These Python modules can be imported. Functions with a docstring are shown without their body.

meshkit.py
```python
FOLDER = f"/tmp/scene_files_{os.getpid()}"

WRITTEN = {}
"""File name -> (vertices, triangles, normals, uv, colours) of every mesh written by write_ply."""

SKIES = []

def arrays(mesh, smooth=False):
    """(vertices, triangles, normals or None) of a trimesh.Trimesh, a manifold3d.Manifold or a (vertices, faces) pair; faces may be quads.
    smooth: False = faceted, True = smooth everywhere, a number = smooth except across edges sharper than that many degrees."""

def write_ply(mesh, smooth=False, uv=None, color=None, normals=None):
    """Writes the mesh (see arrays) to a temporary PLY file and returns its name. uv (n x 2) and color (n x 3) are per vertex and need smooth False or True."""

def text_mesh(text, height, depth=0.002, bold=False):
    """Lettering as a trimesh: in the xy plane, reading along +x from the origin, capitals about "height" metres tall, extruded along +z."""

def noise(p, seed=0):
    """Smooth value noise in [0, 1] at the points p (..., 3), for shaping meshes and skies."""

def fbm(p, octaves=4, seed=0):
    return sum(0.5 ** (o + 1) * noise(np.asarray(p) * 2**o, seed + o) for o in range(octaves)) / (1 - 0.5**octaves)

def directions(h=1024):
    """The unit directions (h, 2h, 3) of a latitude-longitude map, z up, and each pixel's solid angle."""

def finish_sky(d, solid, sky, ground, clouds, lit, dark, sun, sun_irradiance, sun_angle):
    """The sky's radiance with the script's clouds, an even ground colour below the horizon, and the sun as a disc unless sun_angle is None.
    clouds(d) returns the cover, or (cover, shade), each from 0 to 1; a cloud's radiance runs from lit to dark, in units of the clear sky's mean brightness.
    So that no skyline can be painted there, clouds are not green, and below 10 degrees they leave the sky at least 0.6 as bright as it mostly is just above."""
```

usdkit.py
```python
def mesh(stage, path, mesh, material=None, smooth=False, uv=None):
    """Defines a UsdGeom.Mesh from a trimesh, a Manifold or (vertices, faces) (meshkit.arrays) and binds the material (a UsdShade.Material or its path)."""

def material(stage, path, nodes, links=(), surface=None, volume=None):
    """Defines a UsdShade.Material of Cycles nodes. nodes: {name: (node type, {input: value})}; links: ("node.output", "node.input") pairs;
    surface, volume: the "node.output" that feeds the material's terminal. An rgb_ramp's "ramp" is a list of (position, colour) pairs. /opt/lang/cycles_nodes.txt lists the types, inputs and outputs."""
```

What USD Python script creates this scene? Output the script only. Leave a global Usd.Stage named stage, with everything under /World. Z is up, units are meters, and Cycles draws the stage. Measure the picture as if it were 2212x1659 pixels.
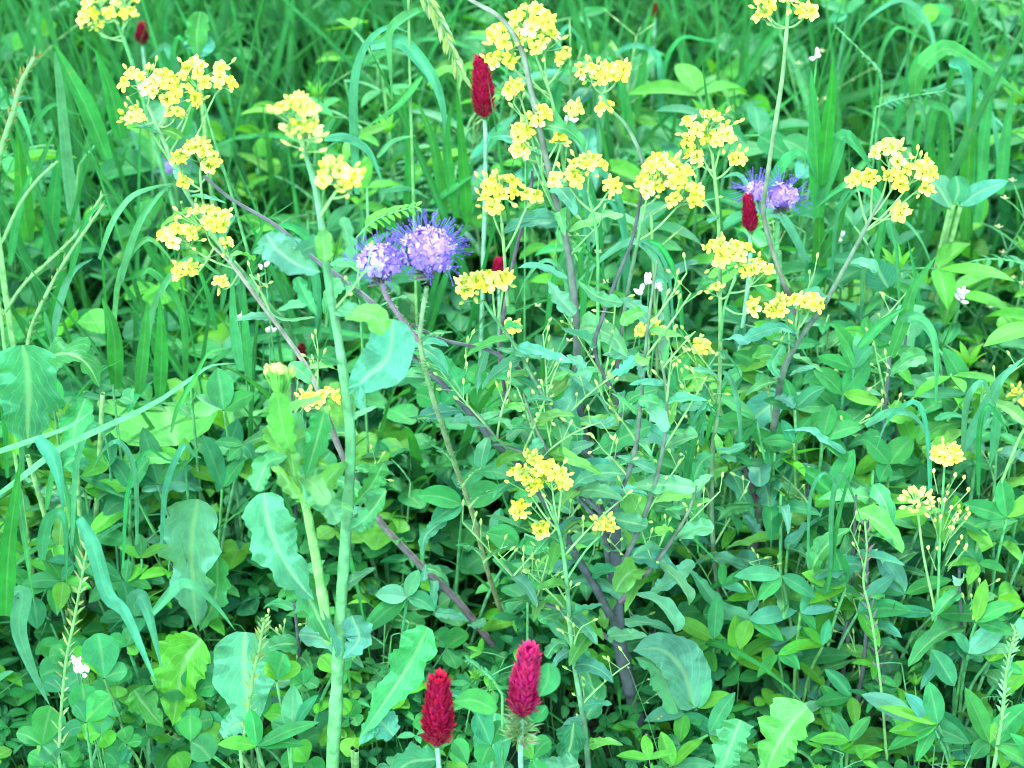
import math, random
import numpy as np
import usdkit
from pxr import Usd, UsdGeom, UsdLux, UsdShade, Sdf, Gf, Vt

# ---------------------------------------------------------------- stage, camera, sky, sun, exposure
stage = Usd.Stage.CreateInMemory()
UsdGeom.SetStageUpAxis(stage, 'Z'); UsdGeom.SetStageMetersPerUnit(stage, 1.0)
stage.SetDefaultPrim(UsdGeom.Xform.Define(stage, '/World').GetPrim())
UsdGeom.Scope.Define(stage, '/World/Looks')
CAM_H, PITCH, HFOV = 1.15, math.radians(32.0), math.radians(26.0)
EXPOSURE = 3.17
cam = UsdGeom.Camera.Define(stage, '/World/camera')
cam.CreateFocalLengthAttr(36.0 / (2 * math.tan(HFOV / 2)))
cam.CreateHorizontalApertureAttr(36.0); cam.CreateVerticalApertureAttr(27.0)
cam.CreateClippingRangeAttr(Gf.Vec2f(0.05, 10000.0))
cam.CreateExposureAttr(EXPOSURE)
cam.CreateFStopAttr(9.0); cam.CreateFocusDistanceAttr(1.5)
cam.AddTranslateOp().Set(Gf.Vec3d(0, 0, CAM_H)); cam.AddRotateXOp().Set(90.0 - math.degrees(PITCH))

SUN_EL, SUN_AZ = math.radians(58.0), math.radians(-150.0)          # azimuth = atan2(x, y)
SKY, SUN = 0.125, 0.36
usdkit.material(stage, '/World/Looks/sky', {
    's': ('sky_texture', {'sky_type': 'single_scattering', 'sun_disc': False, 'sun_elevation': SUN_EL, 'sun_rotation': SUN_AZ, 'aerosol_density': 1.5}),
    'b': ('background_shader', {'strength': SKY})}, [('s.color', 'b.color')], surface='b.background')
dome = UsdLux.DomeLight.Define(stage, '/World/sky')
UsdShade.MaterialBindingAPI.Apply(dome.GetPrim()).Bind(UsdShade.Material.Get(stage, '/World/Looks/sky'))
dome.GetPrim().SetCustomDataByKey('kind', 'structure'); dome.GetPrim().SetCustomDataByKey('label', 'pale daylight sky over the meadow')
sun = UsdLux.DistantLight.Define(stage, '/World/sun')
sun.CreateIntensityAttr(SUN); sun.CreateAngleAttr(14.0); sun.CreateNormalizeAttr(True); sun.CreateColorAttr(Gf.Vec3f(1.0, 0.97, 0.9))
sun.AddRotateZOp().Set(180.0 - math.degrees(SUN_AZ)); sun.AddRotateXOp().Set(-(90.0 - math.degrees(SUN_EL)))

# ---------------------------------------------------------------- pixel rays of the photograph (2212 x 1659 grid)
TH = math.tan(HFOV / 2)
FWD = np.array([0, math.cos(PITCH), -math.sin(PITCH)]); UPV = np.array([0, math.sin(PITCH), math.cos(PITCH)])
EYE = np.array([0, 0, CAM_H]); UP = np.array([0, 0, 1.0])
def at(u, v, y):
    d = FWD + (u - 1106) / 1106 * TH * np.array([1.0, 0, 0]) + (829.5 - v) / 1106 * TH * UPV
    return EYE + d * (y / d[1])
def mpp(u, v, y):
    d = FWD[1] + (829.5 - v) / 1106 * TH * UPV[1]
    return y / d * TH / 1106
def screen(p):
    q = np.asarray(p) - EYE; t = q @ FWD
    return 1106 + q[0] / t / TH * 1106, 829.5 - (q @ UPV) / t / TH * 1106

# ---------------------------------------------------------------- materials
def leaf_material(name, rough, spec, trans, tcol, vein, bump, sheen=0.0):
    n = {'a': ('attribute', {'attribute': 'tint'}), 'tc': ('texture_coordinate', {}),
         'sx': ('separate_xyz', {}), 'geo': ('geometry', {}),
         'm0': ('math', {'math_type': 'subtract', 'value2': 0.5}), 'm1': ('math', {'math_type': 'absolute'}),
         'mr': ('map_range', {'from_min': 0.02, 'from_max': 0.075, 'to_min': 1.0, 'to_max': 0.0, 'clamp': True}),
         'lv': ('math', {'math_type': 'multiply_add', 'value2': 0.9}),         # along - |across| : slanting side veins
         'lvm': ('math', {'math_type': 'multiply', 'value2': 46.0}), 'lvs': ('math', {'math_type': 'sine'}),
         'lvp': ('map_range', {'from_min': 0.82, 'from_max': 1.0, 'to_min': 0.0, 'to_max': 0.45, 'clamp': True}),
         'vm': ('math', {'math_type': 'maximum'}), 'vs': ('math', {'math_type': 'multiply', 'value2': vein}),
         'no': ('noise_texture', {'scale': 90.0, 'detail': 4.0, 'roughness': 0.6}), 'sp': ('noise_texture', {'scale': 55.0, 'detail': 5.0, 'roughness': 0.7}),
         'spr': ('map_range', {'from_min': 0.67, 'from_max': 0.74, 'to_min': 0.0, 'to_max': 0.5, 'clamp': True}), 'spm': ('mix', {'mix_type': 'mix', 'color2': (0.13, 0.12, 0.022)}),
         'nb': ('noise_texture', {'scale': 14.0, 'detail': 2.0}),
         'r1': ('map_range', {'from_min': 0.3, 'from_max': 0.7, 'to_min': 0.78, 'to_max': 1.22, 'clamp': True}),
         'r2': ('map_range', {'from_min': 0.3, 'from_max': 0.7, 'to_min': 0.8, 'to_max': 1.2, 'clamp': True}),
         'rr': ('math', {'math_type': 'multiply'}), 'rc': ('combine_xyz', {}),
         'mul': ('vector_math', {'vector_math_type': 'multiply'}) if False else ('mix', {'mix_type': 'multiply', 'fac': 1.0}),
         'vein': ('mix', {'mix_type': 'mix', 'color2': (0.16, 0.36, 0.13)}),
         'back': ('mix', {'mix_type': 'screen', 'color2': (0.02, 0.05, 0.035)}), 'bf': ('math', {'math_type': 'multiply', 'value2': 0.7}),
         'bh': ('math', {'math_type': 'multiply_add', 'value2': -0.6}),
         'bp': ('bump', {'strength': bump, 'distance': 0.0012}),
         'p': ('principled_bsdf', {'roughness': rough, 'specular_ior_level': spec, 'specular_tint': (0.45, 1.0, 0.85), 'sheen_weight': sheen, 'sheen_roughness': 0.4}),
         'tm': ('mix', {'mix_type': 'multiply', 'fac': 1.0, 'color2': tcol}),
         't': ('translucent_bsdf', {}), 'mx': ('mix_closure', {'fac': trans})}
    l = [('tc.UV', 'sx.vector'), ('sx.x', 'm0.value1'), ('m0.value', 'm1.value1'), ('m1.value', 'mr.value'),
         ('m1.value', 'lv.value1'), ('sx.y', 'lv.value3'), ('lv.value', 'lvm.value1'), ('lvm.value', 'lvs.value1'), ('lvs.value', 'lvp.value'),
         ('mr.result', 'vm.value1'), ('lvp.result', 'vm.value2'), ('vm.value', 'vs.value1'),
         ('geo.position', 'no.vector'), ('geo.position', 'nb.vector'), ('no.fac', 'r1.value'), ('nb.fac', 'r2.value'),
         ('r1.result', 'rr.value1'), ('r2.result', 'rr.value2'), ('rr.value', 'rc.X'), ('rr.value', 'rc.Y'), ('rr.value', 'rc.Z'),
         ('a.color', 'spm.color1'), ('geo.position', 'sp.vector'), ('sp.fac', 'spr.value'), ('spr.result', 'spm.fac'), ('spm.color', 'mul.color1'), ('rc.vector', 'mul.color2'), ('mul.color', 'vein.color1'), ('vs.value', 'vein.fac'),
         ('geo.backfacing', 'bf.value1'), ('bf.value', 'back.fac'), ('vein.color', 'back.color1'),
         ('vm.value', 'bh.value1'), ('no.fac', 'bh.value3'), ('bh.value', 'bp.height'), ('bp.normal', 'p.normal'),
         ('back.color', 'p.base_color'), ('mul.color', 'tm.color1'), ('tm.color', 't.color'),
         ('p.BSDF', 'mx.closure1'), ('t.BSDF', 'mx.closure2')]
    return usdkit.material(stage, '/World/Looks/' + name, n, l, surface='mx.closure')
def plain_material(name, rough, spec, trans=0.0, scale=200.0, lo=0.8, hi=1.2, sheen=0.0, bump=0.3):
    n = {'a': ('attribute', {'attribute': 'tint'}), 'geo': ('geometry', {}),
         'no': ('noise_texture', {'scale': scale, 'detail': 3.0}), 'r1': ('map_range', {'from_min': 0.3, 'from_max': 0.7, 'to_min': lo, 'to_max': hi, 'clamp': True}),
         'rc': ('combine_xyz', {}), 'mul': ('mix', {'mix_type': 'multiply', 'fac': 1.0}),
         'bp': ('bump', {'strength': bump, 'distance': 0.001}),
         'p': ('principled_bsdf', {'roughness': rough, 'specular_ior_level': spec, 'sheen_weight': sheen})}
    l = [('geo.position', 'no.vector'), ('no.fac', 'r1.value'), ('r1.result', 'rc.X'), ('r1.result', 'rc.Y'), ('r1.result', 'rc.Z'),
         ('a.color', 'mul.color1'), ('rc.vector', 'mul.color2'), ('mul.color', 'p.base_color'), ('no.fac', 'bp.height'), ('bp.normal', 'p.normal')]
    out = 'p.BSDF'
    if trans:
        n |= {'t': ('translucent_bsdf', {}), 'mx': ('mix_closure', {'fac': trans})}
        l += [('mul.color', 't.color'), ('p.BSDF', 'mx.closure1'), ('t.BSDF', 'mx.closure2')]; out = 'mx.closure'
    return usdkit.material(stage, '/World/Looks/' + name, n, l, surface=out)
M = dict(
    leaf=leaf_material('leaf', 0.5, 0.32, 0.32, (1.3, 1.15, 0.28), 0.55, 0.35),
    clover=leaf_material('clover_leaf', 0.55, 0.24, 0.34, (1.3, 1.2, 0.28), 0.22, 0.25),
    grass=leaf_material('grass_blade', 0.55, 0.14, 0.28, (1.3, 1.1, 0.28), 0.2, 0.2),
    stem=plain_material('plant_stem', 0.55, 0.22, 0.0, 120.0, 0.62, 1.35, bump=.8),
    petal=plain_material('petal', 0.55, 0.25, 0.35, 500.0, 0.9, 1.1),
    head=plain_material('clover_floret', 0.7, 0.08, 0.2, 500.0, 0.8, 1.2))
usdkit.material(stage, '/World/Looks/soil', {
    'geo': ('geometry', {}), 'n': ('noise_texture', {'scale': 26.0, 'detail': 6.0, 'roughness': 0.7}), 'n2': ('noise_texture', {'scale': 3.0, 'detail': 3.0}),
    'r': ('rgb_ramp', {'ramp': [(0.3, (0.012, 0.018, 0.010)), (0.55, (0.03, 0.035, 0.016)), (0.75, (0.06, 0.055, 0.03))]}),
    'g': ('mix', {'mix_type': 'mix', 'color2': (0.015, 0.06, 0.02)}), 'gr': ('map_range', {'from_min': 0.4, 'from_max': 0.6, 'clamp': True}),
    'b': ('bump', {'strength': 0.8, 'distance': 0.02}), 'p': ('principled_bsdf', {'roughness': 0.95})},
    [('geo.position', 'n.vector'), ('geo.position', 'n2.vector'), ('n.fac', 'r.fac'), ('r.color', 'g.color1'), ('n2.fac', 'gr.value'), ('gr.result', 'g.fac'),
     ('g.color', 'p.base_color'), ('n.fac', 'b.height'), ('b.normal', 'p.normal')], surface='p.BSDF')

# ---------------------------------------------------------------- names, tags, mesh collector
used = {}
def numbered(path):
    k = used.get(path, 0); used[path] = k + 1
    return path if k == 0 else f'{path}_{k:03d}'
def tag(prim, label=None, cat=None, group=None, kind=None):
    for k, val in (('label', label), ('category', cat), ('group', group), ('kind', kind)):
        if val: prim.SetCustomDataByKey(k, val)
    return prim
def thing(name, label, cat, loc=(0, 0, 0), group=None):
    x = UsdGeom.Xform.Define(stage, numbered('/World/' + name))
    x.AddTranslateOp().Set(Gf.Vec3d(*map(float, loc)))
    x.AddRotateZOp().Set(0.0); x.AddScaleOp().Set(Gf.Vec3f(1, 1, 1))
    p = tag(x.GetPrim(), label, cat, group)
    ORIGIN[str(p.GetPath())] = np.array(loc, float)
    return p
ORIGIN = {}
def root_of(prim):
    return '/'.join(str(prim.GetPath()).split('/')[:3])
class MB:
    def __init__(s): s.v, s.f, s.uv, s.c, s.n = [], [], [], [], 0
    def add(s, v, f, col, uv=None):
        v = np.asarray(v, float); col = np.asarray(col, float)
        s.v.append(v); s.f.append(np.asarray(f, int) + s.n); s.n += len(v)
        s.uv.append(np.full((len(v), 2), 0.3) if uv is None else np.asarray(uv, float))
        s.c.append(np.broadcast_to(col, (len(v), 3)) if col.ndim == 1 else col)
    def build(s, name, mat, parent, label=None, path=None, local=False):
        v = np.vstack(s.v)
        if parent is not None and not local: v = v - ORIGIN.get(root_of(parent), 0)
        p = path or numbered((str(parent.GetPath()) if parent is not None else '/World') + '/' + name)
        m = usdkit.mesh(stage, p, (v, np.vstack(s.f)), M[mat] if isinstance(mat, str) else mat, smooth=True, uv=np.vstack(s.uv))
        UsdGeom.PrimvarsAPI(m).CreatePrimvar('tint', Sdf.ValueTypeNames.Color3fArray, 'vertex').Set(Vt.Vec3fArray.FromNumpy(np.vstack(s.c).astype(np.float32)))
        m.CreateDoubleSidedAttr(True)
        if label: tag(m.GetPrim(), label)
        return m.GetPrim()
def unit(a): a = np.asarray(a, float); return a / (np.linalg.norm(a) + 1e-12)
def quads(n, m):
    i, j = np.meshgrid(np.arange(n - 1), np.arange(m - 1), indexing='ij')
    a = (i * m + j).ravel(); q = np.stack([a, a + 1, a + m + 1, a + m], 1)
    return np.vstack([q[:, [0, 1, 2]], q[:, [0, 2, 3]]])
def path(pts, n):
    """Catmull-Rom through pts, n samples."""
    p = np.asarray(pts, float)
    if len(p) == 2: return p[0] + np.linspace(0, 1, n)[:, None] * (p[1] - p[0])
    q = np.vstack([2 * p[0] - p[1], p, 2 * p[-1] - p[-2]])
    t = np.linspace(0, len(p) - 1, n); i = np.minimum(t.astype(int), len(p) - 2); t = (t - i)[:, None]
    a, b, c, d = q[i], q[i + 1], q[i + 2], q[i + 3]
    return 0.5 * (2 * b + (c - a) * t + (2 * a - 5 * b + 4 * c - d) * t ** 2 + (3 * b - a - 3 * c + d) * t ** 3)
def tube(mb, pts, r0, r1, col, sides=6, col1=None, radii=None):
    p = np.asarray(pts, float); n = len(p); t = np.gradient(p, axis=0); t /= np.linalg.norm(t, axis=1, keepdims=True) + 1e-12
    ref = np.array([0.3, 0.9, 0.2]); a = np.cross(t, ref); a /= np.linalg.norm(a, axis=1, keepdims=True) + 1e-9; b = np.cross(t, a)
    r = np.linspace(r0, r1, n) if radii is None else np.asarray(radii)
    g = np.arange(sides + 1) * 2 * math.pi / sides
    v = p[:, None] + r[:, None, None] * (np.cos(g)[None, :, None] * a[:, None] + np.sin(g)[None, :, None] * b[:, None])
    c = np.asarray(col) if col1 is None else np.repeat(np.asarray(col)[None] + np.linspace(0, 1, n)[:, None] * (np.asarray(col1) - np.asarray(col)), sides + 1, 0)
    mb.add(v.reshape(-1, 3), quads(n, sides + 1), c)
# width profiles, t along 0..1
def prof(kind, t, rng=None):
    if kind == 'leaflet': return np.sin(math.pi * np.clip(t, 0, 1) ** 0.85) ** 0.75
    if kind == 'round': return np.sqrt(np.clip(1 - ((t - 0.56) / np.where(t > 0.56, 0.45, 0.57)) ** 2, 0, 1)) * np.clip(t * 2.2, 0, 1) ** 0.4
    if kind == 'lance': return np.clip(t * 5, 0, 1) ** 0.6 * (1 - t) ** 0.6 * 1.15
    if kind == 'blade': return np.clip(0.55 + t * 2.5, 0, 1) * np.clip((1 - t) * 1.6, 0, 1) ** 0.75
    if kind == 'mustard': return np.clip(0.25 + 1.4 * t, 0, 1) * np.sqrt(np.clip(1 - ((t - 0.55) / 0.46) ** 4, 0, 1))
    if kind == 'petal': return np.clip(0.35 + t * 1.1, 0, 1) * np.sqrt(np.clip(1 - ((t - 0.3) / 0.71) ** 4, 0, 1))
    return np.ones_like(t)
def sheet(mb, cen, nrm, width, kind, col, rng, nw=5, fold=0.25, ruffle=0.0, lobes=0.0, col1=None, twist=0.0, curl=0.0, hole=0):
    """A leaf on the centre line cen (n x 3); nrm: which way its upper side faces."""
    n = len(cen); t = np.linspace(0, 1, n); T = np.gradient(cen, axis=0); T /= np.linalg.norm(T, axis=1, keepdims=True) + 1e-12
    N = np.asarray(nrm, float)[None] - (T @ np.asarray(nrm, float))[:, None] * T
    N /= np.linalg.norm(N, axis=1, keepdims=True) + 1e-9
    B = np.cross(T, N)
    if twist: an = (twist * t)[:, None]; N, B = N * np.cos(an) + B * np.sin(an), B * np.cos(an) - N * np.sin(an)
    s = np.linspace(-1, 1, nw); w = prof(kind, t) * width / 2
    wl, wr = w.copy(), w.copy()
    if lobes:
        for arr in (wl, wr):
            ph = rng.uniform(0, 6); k = rng.uniform(3.2, 4.6)
            saw = np.abs(((t * k + ph + .25 * np.sin(t * 5 + ph)) % 1) - 0.5) * 2; fine = np.abs(((t * k * 3.1 + ph) % 1) - 0.5) * 2
            arr *= 1 - lobes * (0.8 * saw ** 1.3 + 0.25 * fine + 0.3 * rng.uniform(0, 1, n)) * (1 - 0.35 * t)
    W = np.where(s[None] < 0, wl[:, None], wr[:, None]) * np.abs(s)[None] * np.sign(s)[None]
    H = np.abs(W) * fold - curl * W ** 2 / max(width, 1e-6) * 2
    if ruffle:
        for side in (-1, 1):
            wob = np.interp(t, np.linspace(0, 1, 9), rng.normal(0, .75, 9)) + .5 * np.sin(t * rng.uniform(9, 17) + rng.uniform(0, 6)) * rng.uniform(.3, 1, 1) + .35 * np.interp(t, np.linspace(0, 1, 17), rng.normal(0, 1, 17))
            H = H + ruffle * width * 0.5 * wob[:, None] * (np.clip(s * side, 0, 1) ** 2)[None] * prof(kind, t)[:, None]
    v = cen[:, None] + W[..., None] * B[:, None] + H[..., None] * N[:, None]
    uv = np.stack(np.broadcast_arrays((s[None] + 1) / 2, t[:, None]), -1)
    c = np.asarray(col, float)
    if col1 is not None: c = np.repeat(c[None] + t[:, None] * (np.asarray(col1) - c), nw, 0)
    f = quads(n, nw)
    mb.add(v.reshape(-1, 3), f, c, uv.reshape(-1, 2))
def arc(base, d, length, droop, n, side=None):
    """Centre line that leaves base along d and bends by droop radians towards the ground."""
    d = unit(d); h = unit([d[0], d[1], 0.0]) if abs(d[0]) + abs(d[1]) > 1e-6 else np.array([1.0, 0, 0])
    e0 = math.asin(np.clip(d[2], -1, 1)); p = [np.asarray(base, float)]
    for i in range(n - 1):
        e = e0 - droop * ((i + 0.5) / (n - 1)) ** 1.3
        step = h * math.cos(e) + UP * math.sin(e)
        if side is not None: step = step + side * (i / n)
        p.append(p[-1] + unit(step) * length / (n - 1))
    return np.array(p)

# ---------------------------------------------------------------- leaf and stem colours (base colours of the plants themselves)
GRASS = (0.011, 0.112, 0.019); GRASSB = (0.022, 0.165, 0.042)
CLOV = (0.016, 0.165, 0.029); CLOVB = (0.016, 0.150, 0.044); YOUNG = (0.045, 0.235, 0.014); DEEP = (0.010, 0.125, 0.030)
MUST = (0.027, 0.190, 0.050); GLAU = (0.046, 0.218, 0.108); LIME = (0.060, 0.25, 0.035)
STEM_G = (0.045, 0.19, 0.055); STEM_P = (0.038, 0.054, 0.050); STEM_L = (0.10, 0.24, 0.07); STEM_B = (0.13, 0.15, 0.05); PURP = (0.055, 0.046, 0.054)
def vary(c, rng, a=0.18):
    c = np.asarray(c, float) * rng.uniform(1 - a, 1 + a); c[0] *= rng.uniform(0.75, 1.35); c[2] *= rng.uniform(0.75, 1.3)
    return c

# ---------------------------------------------------------------- ground
g = MB(); r_ = np.random.default_rng(3)
def ground_z(x, y): return 0.012 * np.sin(x * 5.1 + 1) * np.cos(y * 4.3) + 0.008 * np.sin(x * 11 + y * 7)
lin = np.concatenate([[-300, -60, -15], np.linspace(-5, 5, 91), [15, 60, 300]]); gx, gy = np.meshgrid(lin, lin + 2.0, indexing='ij')
gz = np.where((np.abs(gx) < 5) & (np.abs(gy - 2) < 5), ground_z(gx, gy), 0.0)
g.add(np.stack([gx, gy, gz], -1).reshape(-1, 3), quads(len(lin), len(lin))[:, ::-1], (0.05, 0.05, 0.03))
tag(g.build('ground', UsdShade.Material.Get(stage, '/World/Looks/soil'), None), 'dark soil under the meadow plants', None, None, 'structure')

# ================================================================ filler plants (prototypes at the origin)
def proto(name, label, cat, group, seed):
    return thing(name, label, cat, (0, 0, 0), group), np.random.default_rng(seed)
def trifoliate(parent, j, d, size, kind, col, rng, droop=0.5, open_=1.15, sub='leaflet', lobe_w=None):
    """Three leaflets at j as meshes of their own."""
    d = unit(d); h = unit(np.cross(d, UP) + 1e-6)
    for k in (-1, 0, 1):
        a = k * open_ * rng.uniform(0.8, 1.2)
        dd = unit(d * math.cos(a) + np.cross(h, d) * 0.0 + h * math.sin(a) + UP * rng.uniform(-0.15, 0.25))
        L = size * rng.uniform(0.75, 1.15) * (1.1 if k == 0 else 1.0)
        w = L * (lobe_w or {'leaflet': 0.33, 'round': 0.85}[kind]) * rng.uniform(0.88, 1.1)
        mb = MB(); cen = arc(j, dd, L, droop * rng.uniform(0.3, 1.4), 7)
        sheet(mb, cen, UP + 0.3 * d + rng.normal(0, 0.38, 3), w, kind, vary(col, rng), rng, 5, rng.uniform(0.05, 0.6), 0.05 if kind == 'leaflet' else .02)
        mb.build(sub, 'clover', parent)
def make_clover(seed, kind, H, nl, size, label, group, name, cat):
    t, rng = proto(name, label, cat, group, seed)
    ns = 3 if kind == 'leaflet' else 0
    bases = []
    for s in range(ns):
        a = rng.uniform(0, 6.28); lean = rng.uniform(0.05, 0.3)
        p = path([(0, 0, -0.01), (math.cos(a) * lean * H * 0.4, math.sin(a) * lean * H * 0.4, H * 0.5), (math.cos(a) * lean * H, math.sin(a) * lean * H, H * rng.uniform(0.85, 1.02))], 8)
        mb = MB(); tube(mb, p, 0.0018, 0.0011, vary(STEM_G, rng)); mb.build('stem', 'stem', t); bases.append(p)
    for k in range(nl):
        a = rng.uniform(0, 6.28) if kind != 'leaflet' else k * 2.4 + rng.uniform(-.4, .4)
        if ns:
            p = bases[k % ns]; i = 7 if k < ns else int(rng.integers(3, 7)); b = p[i]
            d = np.array([math.cos(a), math.sin(a), rng.uniform(0.3, 1.0)]); pl = rng.uniform(0.02, 0.05)
            pet = arc(b, d, pl, 0.5, 5)
        else:
            sp = rng.uniform(0.1, 0.6); h = H * rng.uniform(0.6, 1.0)
            pet = path([(0.01 * math.cos(a), 0.01 * math.sin(a), -0.01), (math.cos(a) * sp * h * .5, math.sin(a) * sp * h * .5, h * .6), (math.cos(a) * sp * h, math.sin(a) * sp * h, h)], 7)
        mb = MB(); tube(mb, pet, 0.0011, 0.0008, vary(STEM_G, rng), 5)
        lf = mb.build('leaf', 'stem', t)
        trifoliate(lf, pet[-1], [math.cos(a), math.sin(a), 0.35], size * rng.uniform(0.75, 1.15), kind, [CLOV, CLOVB, YOUNG, CLOV, DEEP, YOUNG][int(rng.integers(0, 6))], rng, 0.6, 1.2 if kind == 'leaflet' else 1.9)
    if ns:                                    # a pale leaf tuft at the growing tip
        mb = MB()
        for q in range(6):
            sheet(mb, arc(bases[0][-1], [math.cos(q), math.sin(q), 1.5], size * 0.55, 0.3, 5), [math.cos(q + 3), math.sin(q + 3), 0.4], size * 0.16, 'leaflet', vary(YOUNG, rng), rng, 3)
        mb.build('shoot_tip', 'clover', t)
    return t
def make_grass(seed, H, nb, wid, label, group):
    t, rng = proto('grass_tuft', label, 'grass', group, seed)
    for k in range(nb):
        a = rng.uniform(0, 6.28); b = np.array([math.cos(a), math.sin(a), 0]) * rng.uniform(0, 0.03)
        L = H * rng.uniform(0.6, 1.25); d = np.array([math.cos(a), math.sin(a), 0]) * rng.uniform(0.05, 0.35) + UP
        mb = MB(); cen = arc(b, d, L, rng.choice([0.25, 0.7, 1.6, 2.6], p=[.24, .26, .28, .22]), 12)
        sheet(mb, cen, np.array([math.cos(a), math.sin(a), 0.0]) * -0.3 + UP * 0.7 + rng.normal(0, .35, 3), wid * rng.uniform(0.6, 1.25), 'blade', vary(GRASSB if rng.random() < 0.45 else GRASS, rng), rng, 3, rng.uniform(.1, .5), twist=rng.uniform(-1.2, 1.2), col1=vary(GRASS, rng) * 1.25)
        mb.build('blade', 'grass', t)
    return t
def mustard_leaf(mb, base, d, L, w, col, rng, droop=0.9, nrm=None):
    cen = arc(base, d, L, droop, 26)
    sheet(mb, cen, UP + 0.2 * np.asarray(d) if nrm is None else nrm, w, 'mustard', col, rng, 9, rng.uniform(0.1, 0.4), 0.2, 0.5)
def make_broad(seed, H, nl, label, group):
    t, rng = proto('broad_leaved_plant', label, 'leafy plant', group, seed)
    for k in range(nl):
        a = k * 6.28 / nl + rng.uniform(-.5, .5); pl = H * rng.uniform(0.35, 0.6)
        d = np.array([math.cos(a) * 0.5, math.sin(a) * 0.5, 1.0]); pet = arc((0, 0, -0.005), d, pl, 0.3, 6)
        mb = MB(); tube(mb, pet, 0.003, 0.0018, vary(STEM_L, rng)); lf = mb.build('stalk', 'stem', t)
        mb = MB(); mustard_leaf(mb, pet[-1], unit(pet[-1] - pet[-2]), H * rng.uniform(0.5, 0.8), H * rng.uniform(0.25, 0.4), vary(MUST if rng.random() < .7 else LIME, rng), rng, rng.uniform(0.5, 1.4))
        mb.build('leaf', 'leaf', t)
    return t
def vetch_leaf(parent, cen, size, col, rng, stemcol=STEM_G):
    mb = MB(); tube(mb, cen, 0.0010, 0.0006, stemcol, 5); lf = mb.build('leaf', 'stem', parent)
    n = len(cen)
    for i in range(2, n):
        T = unit(cen[i] - cen[i - 1]); S = unit(np.cross(T, UP) + 1e-6)
        for sgn in (-1, 1):
            mb = MB(); L = size * (1 - 0.45 * i / n) * rng.uniform(.85, 1.1)
            sheet(mb, arc(cen[i], S * sgn + T * 0.55, L, 0.4, 5), UP + rng.normal(0, .2, 3), L * 0.30, 'leaflet', vary(col, rng), rng, 3, 0.2)
            mb.build('leaflet', 'clover', lf)
def make_vetch(seed, H, label, group):
    t, rng = proto('vetch_plant', label, 'vetch', group, seed)
    p = path([(0, 0, -0.01), (0.03, 0.01, H * .5), (0.01, -0.02, H)], 8); mb = MB(); tube(mb, p, .0013, .0009, STEM_G); mb.build('stem', 'stem', t)
    for k in range(6):
        a = k * 2.4; i = 2 + k % 6
        vetch_leaf(t, arc(p[i], [math.cos(a), math.sin(a), 0.8], rng.uniform(.06, .09), 0.9, 9), 0.016, CLOVB, rng)
    return t
def make_stalk(seed, H, label, group):
    t, rng = proto('seed_stalk', label, 'seeding grass', group, seed)
    p = arc((0, 0, -.01), [rng.uniform(-.15, .15), rng.uniform(-.15, .15), 1], H, rng.uniform(.2, 1.0), 14)
    mb = MB(); tube(mb, p, .0011, .0006, STEM_L, 5); mb.build('stem', 'stem', t)
    mb = MB()
    for i in range(7, 14):
        for q in range(2):
            a = rng.uniform(0, 6.28)
            sheet(mb, arc(p[i], unit(p[i] - p[i - 1]) + 0.55 * np.array([math.cos(a), math.sin(a), 0]), rng.uniform(.008, .014), 0.2, 4), rng.normal(0, 1, 3), .0026, 'leaflet', vary((.16, .22, .09), rng), rng, 3)
    mb.build('seed_head', 'clover', t)
    return t
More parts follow.
